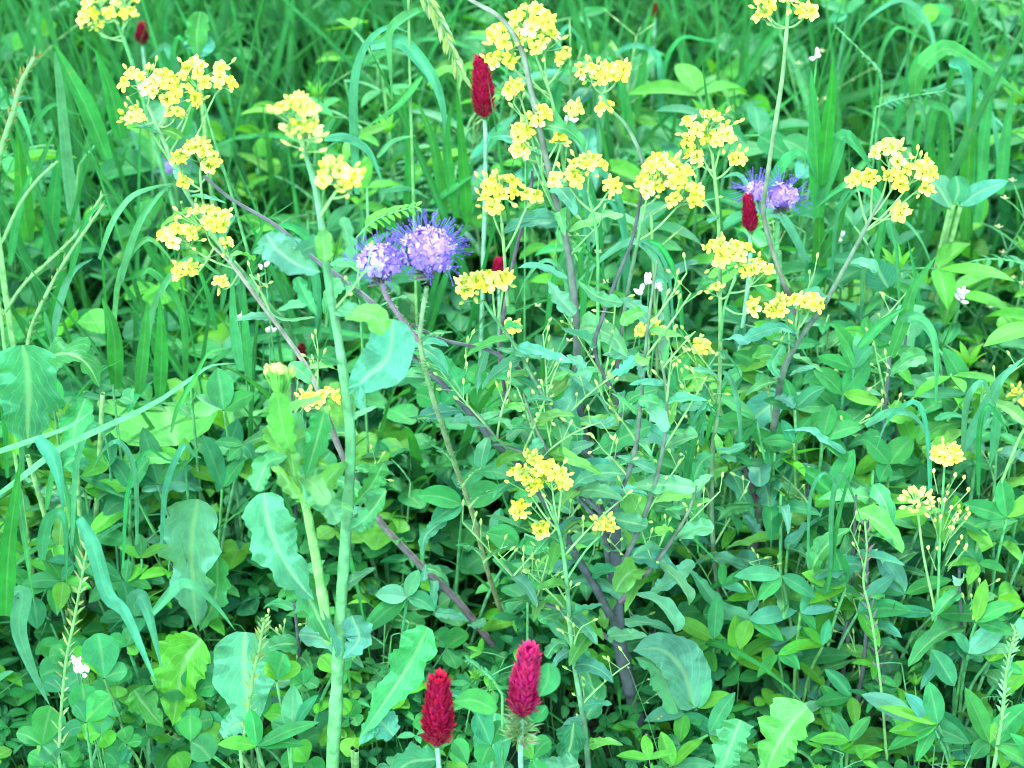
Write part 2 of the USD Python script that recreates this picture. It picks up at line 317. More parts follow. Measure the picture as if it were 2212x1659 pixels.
def make_weed(seed, H, label, group):
    t, rng = proto('wispy_weed', label, 'small wildflower', group, seed)
    p = arc((0, 0, -.01), [rng.uniform(-.2, .2), rng.uniform(-.2, .2), 1], H, .3, 10); mb = MB(); tube(mb, p, .0012, .0006, STEM_G, 5)
    br = []
    for i in range(4, 10):
        for q in range(2):
            a = rng.uniform(0, 6.28); b = arc(p[i], [math.cos(a), math.sin(a), 1.2], rng.uniform(.02, .05), .3, 4); tube(mb, b, .0006, .0005, STEM_G, 4); br.append(b[-1])
    mb.build('stem', 'stem', t); mb = MB()
    for b in br:
        for q in range(4):
            a = q * 1.57 + rng.uniform(-.2, .2)
            sheet(mb, arc(b, [math.cos(a), math.sin(a), .6], .0042, .3, 3), UP, .0022, 'petal', (.40, .48, .28) if seed % 2 else (.30, .40, .16), rng, 3)
    mb.build('blossom', 'petal', t)
    return t
def make_shoot(seed, H, label, group):
    t, rng = proto('mustard_shoot', label, 'mustard shoot', group, seed)
    p = path([(0, 0, -.01), (rng.normal(0, .02), rng.normal(0, .02), H * .5), (rng.normal(0, .04), rng.normal(0, .04), H)], 12)
    mb = MB(); tube(mb, p, .0024, .0010, STEM_P if seed % 2 else STEM_G, 6, STEM_L); mb.build('stem', 'stem', t)
    for k in range(11):
        a = k * 2.4 + rng.uniform(-.4, .4); i = 2 + int(k * 9 / 11); L = H * rng.uniform(.14, .30)
        mb = MB(); cen = arc(p[i], [math.cos(a), math.sin(a), rng.uniform(.3, 1.4)], L, rng.uniform(.3, 2.0), 12)
        sheet(mb, cen, UP + rng.normal(0, .3, 3), L * rng.uniform(.2, .36), 'lance', vary(GLAU if rng.random() < .55 else MUST, rng), rng, 5, rng.uniform(.1, .7), .14, .12, twist=rng.uniform(-.9, .9)); mb.build('leaf', 'leaf', t)
    mb = MB()
    for k in range(16):
        i = 7 + k % 5; a = rng.uniform(0, 6.28); e = p[i] + np.array([math.cos(a), math.sin(a), .9]) * rng.uniform(.006, .016); tube(mb, [p[i], e], .0005, .0004, STEM_L, 4); tube(mb, [e, e + (e - p[i]) * .8], .0008, .0003, (.14, .26, .08), 4)
    mb.build('pods', 'stem', t).SetCustomDataByKey('kind', 'stuff')
    return t
GM = 'flowerless mustard shoots among the clover'; LM = 'flowerless mustard shoot'
GC = 'long-leaved clover plants crowding the meadow'; GR = 'round-leaved clover plants low in the meadow'; GG = 'grass tufts standing between the flowers'
GB = 'broad lobed leaves low between the clover'; GV = 'vetch sprigs among the grass'; GS = 'pale seed stalks among the grass'; GW = 'wispy weeds with tiny pale flowers'
LC = 'green clover with long leaflets'; LR = 'low green clover with rounded leaflets'
LG = 'tuft of long grass blades'; LB = 'broad lobed leaves'
LV = 'vetch with feathery paired leaflets'; LS = 'thin pale seed stalk'; LW = 'wispy weed with tiny pale flowers'
protos = {
 'clover': [make_clover(100 + i, 'leaflet', .30, 15, s, LC, GC, 'clover_plant', 'clover') for i, s in enumerate((.036, .047, .031, .041))],
 'round': [make_clover(200 + i, 'round', .20, 11, s, LR, GR, 'round_leaved_clover', 'clover') for i, s in enumerate((.027, .033, .023))],
 'grass': [make_grass(300 + i, .40, 17, w, LG, GG) for i, w in enumerate((.0070, .0100, .0055, .0120))],
 'broad': [make_broad(400 + i, .22, 4, LB, GB) for i in range(3)],
 'vetch': [make_vetch(500 + i, .26, LV, GV) for i in range(2)],
 'stalk': [make_stalk(600 + i, .46, LS, GS) for i in range(3)],
 'shoot': [make_shoot(800 + i, .34, LM, GM) for i in range(4)],
 'weed': [make_weed(700 + i, .36, LW, GW) for i in range(4)]}
BASEH = dict(clover=.30, round=.20, grass=.40, broad=.22, vetch=.26, stalk=.46, weed=.36, shoot=.34)
placed = set()
def put(kind, i, x, y, rz, s):
    src = protos[kind][i % len(protos[kind])]
    z = float(ground_z(x, y)); was = src.GetCustomData()
    if src.GetPath() not in placed:
        placed.add(src.GetPath()); p = src; BASE[src.GetPath()] = (was['label'], was['group'])
    else:
        p = thing(src.GetName().rstrip('0123456789').rstrip('_'), None, was['category'])
        p.GetReferences().AddInternalReference(src.GetPath()); p.SetInstanceable(True)
    u, v = screen([x, y, BASEH[kind] * s * .75])
    zone = ('at the left' if u < 737 else 'in the middle' if u < 1475 else 'at the right') if v < 560 or v > 1110 else ('at the left edge' if u < 560 else 'in the middle' if u < 1500 else 'at the right edge')
    zone = {0: 'far back, ', 1: 'half way back, ', 2: 'in front, '}[0 if v < 560 else 1 if v < 1110 else 2] + zone + ' of the picture'
    l, g = BASE[src.GetPath()]; tag(p, l + ', ' + zone, None, g + ', ' + zone)
    p.GetAttribute('xformOp:translate').Set(Gf.Vec3d(x, y, z)); p.GetAttribute('xformOp:rotateZ').Set(rz); p.GetAttribute('xformOp:scale').Set(Gf.Vec3f(s, s, s))
    return p
BASE = {}
rng = np.random.default_rng(11)
def hmax(y): return float(np.interp(y, [1.05, 1.16, 1.28, 1.36, 1.5, 1.7, 2.2], [.05, .09, .135, .20, .265, .295, .325]))
counts = {}
sp = 0.078; y = 1.08
while y < 3.1:
    half = 0.245 * y / math.cos(PITCH) + 0.10; nx = int(2 * half / sp)
    for k in range(nx):
        x = -half + (k + rng.uniform(0.1, .9)) * sp; yy = y + rng.uniform(-.5, .5) * sp; u = rng.random()
        left = x < -0.08 * yy
        if yy < 1.5: mix = dict(round=.40, clover=.20, broad=.10, grass=.14, weed=.03, vetch=.07, shoot=.06) if left else dict(clover=.46, round=.08, broad=.05, grass=.12, weed=.12, vetch=.06, shoot=.15)
        elif yy < 1.9: mix = dict(grass=.56, clover=.18, round=.10, vetch=.05, stalk=.05, broad=.02, shoot=.04) if left else dict(clover=.36, grass=.28, round=.10, weed=.09, vetch=.05, broad=.02, shoot=.10)
        else: mix = dict(grass=.74, clover=.08, round=.05, vetch=.04, stalk=.06, weed=.03, broad=.02) if x < .2 * yy else dict(grass=.46, clover=.26, round=.05, weed=.09, vetch=.05, stalk=.04, broad=.05)
        if counts.get('grass', 0) > 296: mix.pop('grass', 0)
        kind = str(rng.choice(list(mix), p=np.array(list(mix.values())) / sum(mix.values())))
        h = hmax(yy) * ((1.35 if yy > 1.42 else 1.1) if kind in ('grass', 'stalk') else 1.12 if kind in ('weed', 'shoot') else .85 if kind == 'round' else 1.0) * rng.uniform(.85, 1.15)
        s = h / BASEH[kind]; s = max(s, .3)
        if kind in ('clover', 'round'): s = max(s, .4)
        put(kind, int(rng.integers(0, 9)), x, yy, float(rng.uniform(0, 360)), s); counts[kind] = counts.get(kind, 0) + 1
    y += sp
print('filler', counts)
# ---------------------------------------------------------------- uncountable undergrowth and the meadow beyond
def stuff_proto(host, name, seed, kind):
    rng = np.random.default_rng(seed); mb = MB()
    if kind == 'grass':
        for k in range(16):
            a = rng.uniform(0, 6.28); b = np.array([math.cos(a), math.sin(a), 0]) * rng.uniform(0, .05)
            sheet(mb, arc(b, np.array([math.cos(a), math.sin(a), 0]) * rng.uniform(.05, .5) + UP, rng.uniform(.15, .36), rng.uniform(.2, 2.0), 8), rng.normal(0, .4, 3) + UP * .7, .0042, 'blade', vary(GRASS, rng), rng, 3, .3, twist=rng.uniform(-1, 1))
    else:
        for k in range(16):
            a = rng.uniform(0, 6.28); h = rng.uniform(.04, .17); j = np.array([math.cos(a), math.sin(a), 0]) * rng.uniform(0, .07) + UP * h
            tube(mb, path([(j[0] * .3, j[1] * .3, -.01), j * [.8, .8, .6], j], 4), .0011, .0009, STEM_G, 4)
            c = vary([CLOV, CLOVB, DEEP, YOUNG, MUST][k % 5] if rng.random() < .975 else (.13, .12, .035), rng)
            for q in range(3):
                b = a + (q - 1) * 1.7; L = rng.uniform(.016, .031)
                sheet(mb, arc(j, [math.cos(b), math.sin(b), .3], L, .6, 5), UP + rng.normal(0, .25, 3), L * (.45 if seed % 2 else .85), 'leaflet' if seed % 2 else 'round', c, rng, 3, .2)
    return mb.build(name, 'clover' if kind != 'grass' else 'grass', None, path=f'{host}/{name}', local=True)
def scatter(name, kind, label, cat, pts, seed, smin, smax):
    inst = UsdGeom.PointInstancer.Define(stage, '/World/' + name); ps = [stuff_proto('/World/' + name, f'{kind}_clump' + (f'_{k:03d}' if k else ''), seed + k, kind) for k in range(3)]
    rng = np.random.default_rng(seed); n = len(pts)
    inst.CreatePrototypesRel().SetTargets([p.GetPath() for p in ps])
    inst.CreateProtoIndicesAttr(Vt.IntArray(rng.integers(0, 3, n).tolist()))
    inst.CreatePositionsAttr(Vt.Vec3fArray.FromNumpy(np.array(pts, np.float32)))
    a = rng.uniform(0, math.pi, n); inst.CreateOrientationsAttr(Vt.QuathArray([Gf.Quath(math.cos(q), 0, 0, math.sin(q)) for q in a]))
    inst.CreateScalesAttr(Vt.Vec3fArray.FromNumpy(np.repeat(np.minimum(rng.uniform(smin, smax, n), [max(.35, hmax(q[1]) * (4.8 if kind == 'leaf' else 4.0)) for q in pts])[:, None], 3, 1).astype(np.float32)))
    tag(inst.GetPrim(), label, cat, None, 'stuff')
rng = np.random.default_rng(21)
pts = []
for _ in range(3900):
    x, y = rng.uniform(-1.3, 1.3), rng.uniform(.5, 3.4); pts.append((x, y, ground_z(x, y)))
scatter('undergrowth', 'leaf', 'low clover leaves filling the shade beneath the taller plants', 'ground cover', [(x, y, z) for x, y, z in pts if y > 1.0 or True], 41, .6, 1.35)
pts = []
while len(pts) < 2600:
    x, y = rng.uniform(-4, 4), rng.uniform(.2, 7)
    if abs(x) > .26 * y / math.cos(PITCH) + .1 or y > 3.1 or rng.random() < .05:
        if y < 1.1 and abs(x) < .7: continue
        pts.append((x, y, ground_z(x, y)))
while len(pts) < 2800:
    x, y = rng.uniform(-.75, .75), rng.uniform(1.35, 3.1)
    if rng.random() < (.5 if y > 1.8 else .6): pts.append((x, y, ground_z(x, y)))
scatter('meadow_grass', 'grass', 'mass of long meadow grass running on behind and beside the flowers', 'grass', pts, 51, .8, 1.25)
# ================================================================ plants the photograph lets you point at
R = np.random.default_rng(77)
def yd(v):
    z = np.interp(v, [0, 450, 900, 1100, 1300, 1650], [.36, .34, .27, .22, .17, .12])
    return float((CAM_H - z) / math.tan(PITCH + math.atan((v - 829.5) / 1106 * TH)))
def P3(p, y=None):
    u, v = p[0], p[1]
    return at(u, v, p[2] if len(p) > 2 else (yd(v) if y is None else y))
def toward(p): return unit(EYE - p)
def down_to_ground(p, lean=(0.0, 0.05)):
    q = np.array([p[0] + lean[0], p[1] + lean[1], 0.0]); q[2] = ground_z(q[0], q[1]) - 0.01
    return q
def leafpx(parent, pts, w, col, kind='mustard', y=None, roll=0.0, name='leaf', mat='leaf', label=None, mb=None, lie=0.45, n=None, ruffle=None, lobes=None, fold=None, **kw):
    """A leaf through picture points; lie: how much a rise in the picture is depth rather than height."""
    y0 = (yd(pts[0][1]) if y is None else y)
    q = [at(p[0], p[1], p[2] if len(p) > 2 else y0 + lie * (pts[0][1] - p[1]) * mpp(p[0], p[1], y0)) for p in pts]
    n = n or {'blade': 16, 'mustard': 32}.get(kind, 9)
    cen = path(q, n); m = np.mean([mpp(p[0], p[1], y0) for p in pts])
    T = unit(cen[-1] - cen[0]); N = unit(0.75 * toward(cen[n // 2]) + 0.65 * UP + R.normal(0, .12, 3)); N = unit(N - (N @ T) * T)
    N = N * math.cos(roll) + np.cross(T, N) * math.sin(roll)
    own = mb is None; mb = mb or MB()
    ru, lo, fo = {'mustard': (.18, .5, .28), 'blade': (0, 0, .3), 'lance': (.05, .06, .25)}.get(kind, (.015, 0, .2))
    sheet(mb, cen, N, w * m, kind, vary(col, R, .1), R, {'mustard': 9, 'blade': 3}.get(kind, 5), fo if fold is None else fold, ru if ruffle is None else ruffle, lo if lobes is None else lobes, **kw)
    if own: return mb.build(name, mat, parent, label)
def petals(mb, c, nrm, size, col, eye, rng, k=4, wid=.85):
    nrm = unit(nrm); a = unit(np.cross(nrm, [.3, .2, .9])); b = np.cross(nrm, a); ph = rng.uniform(0, 6.28)
    for q in range(k):
        g = ph + q * 6.283 / k + rng.uniform(-.15, .15); d = a * math.cos(g) + b * math.sin(g)
        cup = rng.uniform(.1, .5); n = 4; t = np.linspace(0, 1, n)[:, None]
        cen = c + size * (d * t * math.cos(cup) + nrm * (t * math.sin(cup) - .25 * t ** 2))
        sheet(mb, cen, nrm, size * wid * rng.uniform(.9, 1.1), 'petal', np.asarray(col) * rng.uniform(.9, 1.08), rng, 4, -.1)
    for q in range(4):
        d = unit(nrm + .35 * rng.normal(0, 1, 3)); tube(mb, [c, c + d * size * .55], .0004, .0007, eye, 4)
YEL = (0.72, 0.86, 0.075); EYE_C = (0.46, 0.52, 0.05)
def bud(mb, c, d, L, r, col, col1=None):
    d = unit(d); t = np.linspace(0, 1, 5); rr = r * np.sin(math.pi * np.clip(t * .92 + .06, 0, 1)) ** .7
    tube(mb, c + d * L * t[:, None], 0, 0, col, 5, col1, rr)
def cluster(plant, st, blobs, y, buds=8, budcol=(.12, .26, .045), size=.0060, label=None):
    """A flower head on the end of the stem curve st: green axis, stalks and buds in one mesh, every open flower a mesh under it."""
    st = np.asarray(st, float); st = st[None] if st.ndim == 1 else st; back = np.concatenate([[0], np.cumsum(np.linalg.norm(np.diff(st[::-1], axis=0), axis=1))])
    mb = MB(); todo = []
    for i, bl in enumerate(blobs):
        u, v, ru, rv = bl[:4]; m = mpp(u, v, y); c = at(u, v, y); n = max(2, round(bl[4] * 1.8)) if len(bl) > 4 else max(3, int(3.7 * math.pi * ru * rv / 1300))
        gap = np.linalg.norm(c - st[-1]); b0 = st[::-1][min(int(np.searchsorted(back, gap * .8)), len(st) - 1)] if i else st[-1]
        root = c - UP * (rv * m * 1.05) + (b0 - c) * [.22, .22, .05]
        tube(mb, path([b0, b0 * .5 + root * .5 - UP * .1 * gap, root, c], 8), .0009, .0006, STEM_L, 5)
        for k in range(n):
            g = R.uniform(0, 6.28); e = R.uniform(-.25, 1.0); e2 = math.sqrt(1 - min(abs(e), .99) ** 2)
            d = np.array([math.cos(g) * e2, math.sin(g) * e2, e])
            p = c + d * np.array([ru * m, ru * m * .9, rv * m]) * R.uniform(.7, .95)
            s0 = root + (c - root) * R.uniform(.1, .9)
            tube(mb, path([s0, (s0 + p) / 2 - UP * .001, p], 4), .0005, .0005, STEM_L, 4)
            todo.append((p, unit(d * .7 + UP * .45 + toward(p) * .5)))
        for k in range(3 + n // 4):
            d = unit(R.normal(0, 1, 3) + UP * .2); p = c + d * np.array([ru * m, ru * m, rv * m]) * R.uniform(.9, 1.35); s0 = root + (c - root) * R.uniform(0, .7); tube(mb, [s0, p], .0004, .0004, STEM_L, 4); bud(mb, p, d + UP * .5, .005, .0013, (.15, .32, .05), (.42, .50, .07))
        if i == 0:
            for k in range(buds):
                d = unit(R.normal(0, .6, 3) + UP * .9); s0 = c + UP * rv * m * .25; p = s0 + d * .006
                tube(mb, [s0, p], .0004, .0004, STEM_L, 4); bud(mb, p, d, .0055, .0016, budcol, (.34, .42, .06))
    cl = mb.build('flower_cluster', 'stem', plant, label)
    for p, d in todo:
        mb = MB(); s = size * R.uniform(.85, 1.12)
        if R.random() < .86: petals(mb, p, d, s, np.array(YEL) * [1, R.uniform(.95, 1.06), R.uniform(.6, 2.2)], EYE_C, R)
        else: bud(mb, p, d, s, s * .32, (.40, .46, .05), YEL)
        mb.build('flower', 'petal', cl)
    return cl
def stem(plant, pts, w0, w1, col, y=None, ground=False, col1=None, name='stem', hairs=False, wob=0.0):
    q = [P3(p, y) for p in pts]
    if ground: q = [down_to_ground(q[0], (0, .01))] + q
    n = 6 * len(q) + 4; c = path(q, n); m = mpp(*pts[0][:2], pts[0][2] if len(pts[0]) > 2 else (y or yd(pts[0][1])))
    mb = MB(); rad = np.linspace(w0, w1, n) * m / 2 * (1 if w0 > 24 else .8) * (1 + .10 * np.maximum(0, np.sin(np.arange(n) * 1.1)) ** 6 + .05 * R.normal(0, 1, n))
    tube(mb, c, 0, 0, col, 9, col1, rad)
    if hairs:
        for k in range(int(n * 5)):
            i = int(R.integers(0, n - 1)); d = unit(R.normal(0, 1, 3)); tube(mb, [c[i], c[i] + d * R.uniform(.002, .004)], .00018, .0001, (.25, .27, .2), 3)
    mb.build(name, 'stem', plant); return c

def dress(plant, curve, k, lo=.08, hi=.85, Lm=(.018, .038), twig=.35, cols=(GLAU, MUST, GLAU, LIME)):
    """Ragged clasping leaves, and now and then a thin twig, along a stem."""
    for i in range(k):
        t = lo + (hi - lo) * (i + R.uniform(0, .9)) / k; q = curve[int(t * (len(curve) - 1))]; a = i * 2.4 + R.uniform(-.7, .7); L = R.uniform(*Lm) * (1.2 - .5 * t)
        d = np.array([math.cos(a), -abs(math.sin(a)) * .6 if R.random() < .7 else .5, R.uniform(-.1, .9)]); mb = MB(); cen = arc(q, d, L, R.uniform(.1, 1.6), 16)
        sheet(mb, cen, UP + .5 * toward(q) + R.normal(0, .3, 3), L * R.uniform(.28, .5), 'lance' if R.random() < .6 else 'mustard', vary(cols[int(R.integers(0, len(cols)))], R), R, 7, R.uniform(.1, .6), .25, .35, twist=R.uniform(-.8, .8)); mb.build('leaf', 'leaf', plant)
        if R.random() < twig:
            b = arc(q, [math.cos(a + 1), R.uniform(-.4, .4), 1.3], R.uniform(.03, .07), R.uniform(-.2, .5), 7); mb = MB(); tube(mb, b, .0009, .0005, STEM_L, 5)
            for e in b[2:]:
                dd = unit(R.normal(0, .7, 3) + UP); tube(mb, [e, e + dd * .011], .0004, .0003, STEM_L, 4); bud(mb, e + dd * .011, dd, .005, .0011, (.13, .30, .06), (.22, .38, .08))
            mb.build('twig', 'stem', plant)
# ---- mustard 1: the thick pale green stem left of the middle
Y = 1.13
p = thing('mustard_plant', 'tall mustard plant with a thick smooth pale green stem, left of the big phacelia', 'mustard plant', at(725, 1900, Y), 'yellow mustard plants')
M1 = stem(p, [(718, 1700, Y), (727, 1500, Y), (737, 1300, Y), (747, 1150, Y), (757, 950, Y), (738, 780, Y), (712, 620, Y + .01), (695, 490, Y + .01), (680, 400, Y + .02), (655, 320, Y + .02)], 33, 8, (.055, .20, .060), ground=True, col1=(.06, .21, .085))
stem(p, [(712, 1385, Y), (692, 1260, Y - .01), (664, 1110, Y - .02), (628, 970, Y - .02), (606, 850, Y - .02)], 24.5, 11, (.10, .28, .07), col1=(.10, .30, .06))
dress(p, M1, 9, .3, .93, (.02, .04), .15); dress(p, path([at(655, 1100, Y - .03), at(628, 970, Y - .03), at(608, 850, Y - .03)], 12), 9, .0, .95, (.022, .036), 0, (LIME, (.08, .27, .06)))
cluster(p, at(655, 320, Y + .02), [(640, 245, 46, 34), (655, 290, 34, 25, 4)], Y + .02, buds=16)
c2 = stem(p, [(690, 470, Y), (715, 430, Y), (732, 405, Y)], 10, 7, STEM_L)
cluster(p, c2, [(722, 380, 40, 22), (765, 395, 30, 22, 3)], Y, buds=22)
mb = MB()
for k in range(26):                                    # green raceme buds and young pods under the flowers
    t = R.uniform(0, 1); c = at(655 + 8 * t, 275 + 60 * t, Y + .02); d = unit(np.array([R.normal(), R.normal(), .5]))
    tube(mb, [c, c + d * .009], .0005, .0005, STEM_L, 4); bud(mb, c + d * .009, d + UP * .3, .007, .0014, (.2, .34, .08), (.4, .44, .12))
for k in range(46):                                    # the unopened green head of the side shoot
    g = R.uniform(0, 6.28); rr = math.sqrt(R.uniform(0, 1)); c = at(602 + 30 * rr * math.cos(g), 812 + 14 * rr * math.sin(g), Y - .02 + .008 * math.sin(g))
    tube(mb, [at(606, 870, Y - .02), c], .0006, .0005, LIME, 4); bud(mb, c, UP + R.normal(0, .3, 3), .0058, .0019, (.17, .36, .06), (.26, .42, .09))
mb.build('bud_head', 'stem', p, 'pale green unopened bud head on the side shoot').SetCustomDataByKey('kind', 'stuff')
for pts, w, col, kw in [
    ([(760, 575), (752, 520), (738, 470)], 52, GLAU, dict(roll=.5)),
    ([(705, 590), (650, 575), (600, 540), (575, 505)], 82, GLAU, dict(roll=-.3)),
    ([(745, 860), (790, 815), (838, 770), (850, 690)], 112, GLAU, dict(lobes=.12, roll=.2)),
    ([(742, 840), (775, 835), (775, 870), (790, 880)], 20, GLAU, dict(lobes=0)),
    ([(745, 1120), (695, 1080), (680, 1020), (715, 975)], 90, MUST, dict(ruffle=.2)), ([(640, 1000), (612, 930), (598, 850)], 70, LIME, dict(lie=.1)), ([(655, 1050), (682, 960), (700, 890)], 66, MUST, dict(lie=.1)), ([(632, 985), (580, 1000), (552, 1060)], 64, MUST, {}), ([(650, 1090), (700, 1080), (730, 1130)], 60, GLAU, {}), ([(745, 1150), (790, 1120), (835, 1060)], 70, MUST, dict(ruffle=.2, lie=0)),
    ([(755, 1100), (800, 1050), (828, 1000)], 66, MUST, dict(roll=.6)),
    ([(690, 1310), (630, 1240), (585, 1150), (570, 1065)], 130, (.034, .20, .085), dict(lobes=.45, ruffle=.22)),
    ([(720, 1400), (690, 1340), (660, 1280), (620, 1240)], 95, MUST, dict(ruffle=.18)),
    ([(735, 1430), (775, 1380), (760, 1330)], 80, GLAU, dict(ruffle=.16)),
    ([(690, 1300), (720, 1380), (728, 1420)], 40, GLAU, dict(roll=-.8)),
    ([(640, 1010), (600, 960), (575, 920)], 55, LIME, {}),
    ([(650, 1060), (625, 1000), (608, 890)], 46, LIME, dict(roll=.4)),
    ([(665, 1120), (650, 960), (640, 890)], 40, (.05, .25, .09), dict(roll=-.5)),
    ([(690, 690), (660, 640), (640, 600)], 40, MUST, {}), ([(735, 690), (800, 680), (830, 720)], 60, LIME, dict(lobes=.3))]:
    leafpx(p, pts, w, col, y=Y - .015 - (.025 if pts[0][0] < 672 else 0), **kw)

# ---- mustard 2: many-branched plant with grey purple stems in the middle
Y = 1.27
p = thing('mustard_plant', 'large branching mustard plant with grey purple stems and many yellow heads, right of the middle', 'mustard plant', at(1395, 1760, Y), 'yellow mustard plants')
stem(p, [(1402, 1690, Y), (1375, 1540, Y), (1350, 1440, Y), (1335, 1350, Y), (1330, 1200, Y), (1326, 1010, Y)], 42, 19, STEM_P, ground=True)
S5 = stem(p, [(1334, 1340, Y), (1300, 1110, Y + .01), (1252, 880, Y + .02), (1245, 700, Y + .02), (1228, 550, Y + .02), (1205, 450, Y + .02), (1178, 335, Y + .02), (1148, 200, Y + .02), (1125, 105, Y + .02), (1082, 40, Y + .02), (1020, 2, Y + .02), (960, -40, Y + .02)], 22, 9, STEM_P, col1=(.10, .15, .09))
stem(p, [(1326, 1010, Y), (1341, 930, Y), (1335, 870, Y), (1300, 800, Y), (1284, 745, Y), (1300, 690, Y), (1325, 620, Y + .01), (1365, 520, Y + .01), (1385, 420, Y + .01)], 15, 8, STEM_P)
stem(p, [(1385, 420, Y + .02), (1388, 350, Y + .02), (1355, 275, Y + .03), (1318, 235, Y + .03), (1300, 200, Y + .03)], 12, 7, PURP, col1=STEM_G)
S2 = stem(p, [(1335, 1365, Y - .01), (1290, 1275, Y - .02), (1238, 1190, Y - .03), (1180, 1085, Y - .03), (1114, 995, Y - .03), (1064, 950, Y - .03), (987, 860, Y - .03), (904, 783, Y - .03), (850, 725, Y - .02), (815, 665, Y - .02), (747, 608, Y), (680, 560, Y + .03), (600, 490, Y + .04), (500, 430, Y + .05), (440, 380, Y + .05)], 24, 8, STEM_P)
stem(p, [(1240, 960, Y), (1190, 880, Y - .01), (1148, 820, Y - .01), (1095, 780, Y - .02), (1047, 753, Y - .02), (960, 735, Y - .02), (890, 700, Y - .02)], 13, 8, STEM_P)
S8 = stem(p, [(1318, 1020, Y), (1235, 955, Y - .01), (1195, 890, Y - .02), (1150, 815, Y - .02), (1115, 750, Y - .02), (1072, 690, Y - .02), (1045, 650, Y - .02)], 14, 8, STEM_P, col1=STEM_G)
S1 = path([at(1350, 1440, Y), at(1332, 1200, Y), at(1326, 1010, Y), at(1338, 900, Y), at(1290, 745, Y), at(1325, 620, Y)], 40)
for q_, k_ in ((S1, 15), (S5, 14), (S2, 18), (S8, 11)): dress(p, q_, k_, hi=.6 if k_ == 14 else .85, Lm=(.022, .048))
for bits in ([(1330, 1250), (1390, 1120), (1430, 980), (1440, 860), (1425, 760)], [(1318, 1150), (1220, 1040), (1160, 930), (1130, 850)], [(1340, 1300), (1420, 1210), (1480, 1120), (1505, 1050)], [(1328, 1100), (1370, 980), (1385, 860), (1400, 700), (1420, 560)], [(1300, 1110), (1190, 1000), (1090, 960), (1030, 890)], [(1345, 1400), (1240, 1330), (1150, 1290), (1090, 1220)]):
    c_ = stem(p, [(a_, b_, Y - .05) for a_, b_ in bits], 15, 6, PURP if R.random() < .5 else STEM_P, col1=(.06, .12, .06)); dress(p, c_, 11, .05, .97, (.022, .045), .3)
cluster(p, S8, [(1020, 625, 38, 28), (1062, 605, 26, 14, 3), (1090, 608, 12, 14, 2)], Y - .02)
stem(p, [(1098, 880, Y + .02), (1080, 770, Y + .02), (1092, 650, Y + .02), (1110, 560, Y + .03), (1145, 420, Y + .03), (1150, 370, Y + .03)], 11, 7, PURP)
c = stem(p, [(1300, 860, Y), (1292, 700, Y), (1290, 520, Y), (1270, 415, Y)], 10, 7, STEM_G); cluster(p, c, [(1272, 362, 36, 24), (1222, 385, 32, 24), (1320, 405, 12, 12, 2)], Y)
c = stem(p, [(1096, 660, Y), (1090, 560, Y), (1084, 480, Y)], 9, 9, STEM_L); cluster(p, c, [(1078, 405, 48, 25), (1060, 440, 25, 24, 4), (1148, 430, 15, 18, 3)], Y)
c = stem(p, [(1330, 820, Y + .01), (1352, 650, Y + .01), (1378, 520, Y), (1388, 445, Y)], 11, 8, PURP, col1=STEM_G); cluster(p, c, [(1440, 375, 62, 36), (1400, 405, 38, 28, 6), (1480, 425, 38, 25, 7)], Y)
cluster(p, at(1300, 200, Y + .03), [(1275, 160, 24, 20, 4), (1310, 165, 22, 26, 4), (1340, 158, 20, 18, 4), (1307, 232, 10, 12, 1)], Y + .03, buds=4)
c = stem(p, [(1245, 700, Y + .03), (1222, 400, Y + .03), (1195, 230, Y + .03), (1165, 140, Y + .03)], 11, 7, STEM_G, col1=STEM_L); cluster(p, c, [(1150, 50, 52, 36), (1090, 85, 38, 34), (1175, 92, 38, 30), (1085, 130, 28, 14, 4), (1222, 125, 13, 14, 2)], Y + .03)
c = stem(p, [(1226, 520, Y + .02), (1175, 390, Y + .02), (1160, 320, Y + .02)], 8, 6, STEM_G); cluster(p, c, [(1128, 290, 20, 20, 4), (1168, 255, 17, 22, 4), (1122, 322, 14, 16, 2), (1110, 195, 12, 16, 3), (1210, 300, 12, 14, 2), (1240, 235, 10, 12, 2)], Y + .02, buds=5)
cluster(p, at(1098, 880, Y + .02), [(1110, 705, 14, 9, 2)], Y + .02, buds=0)
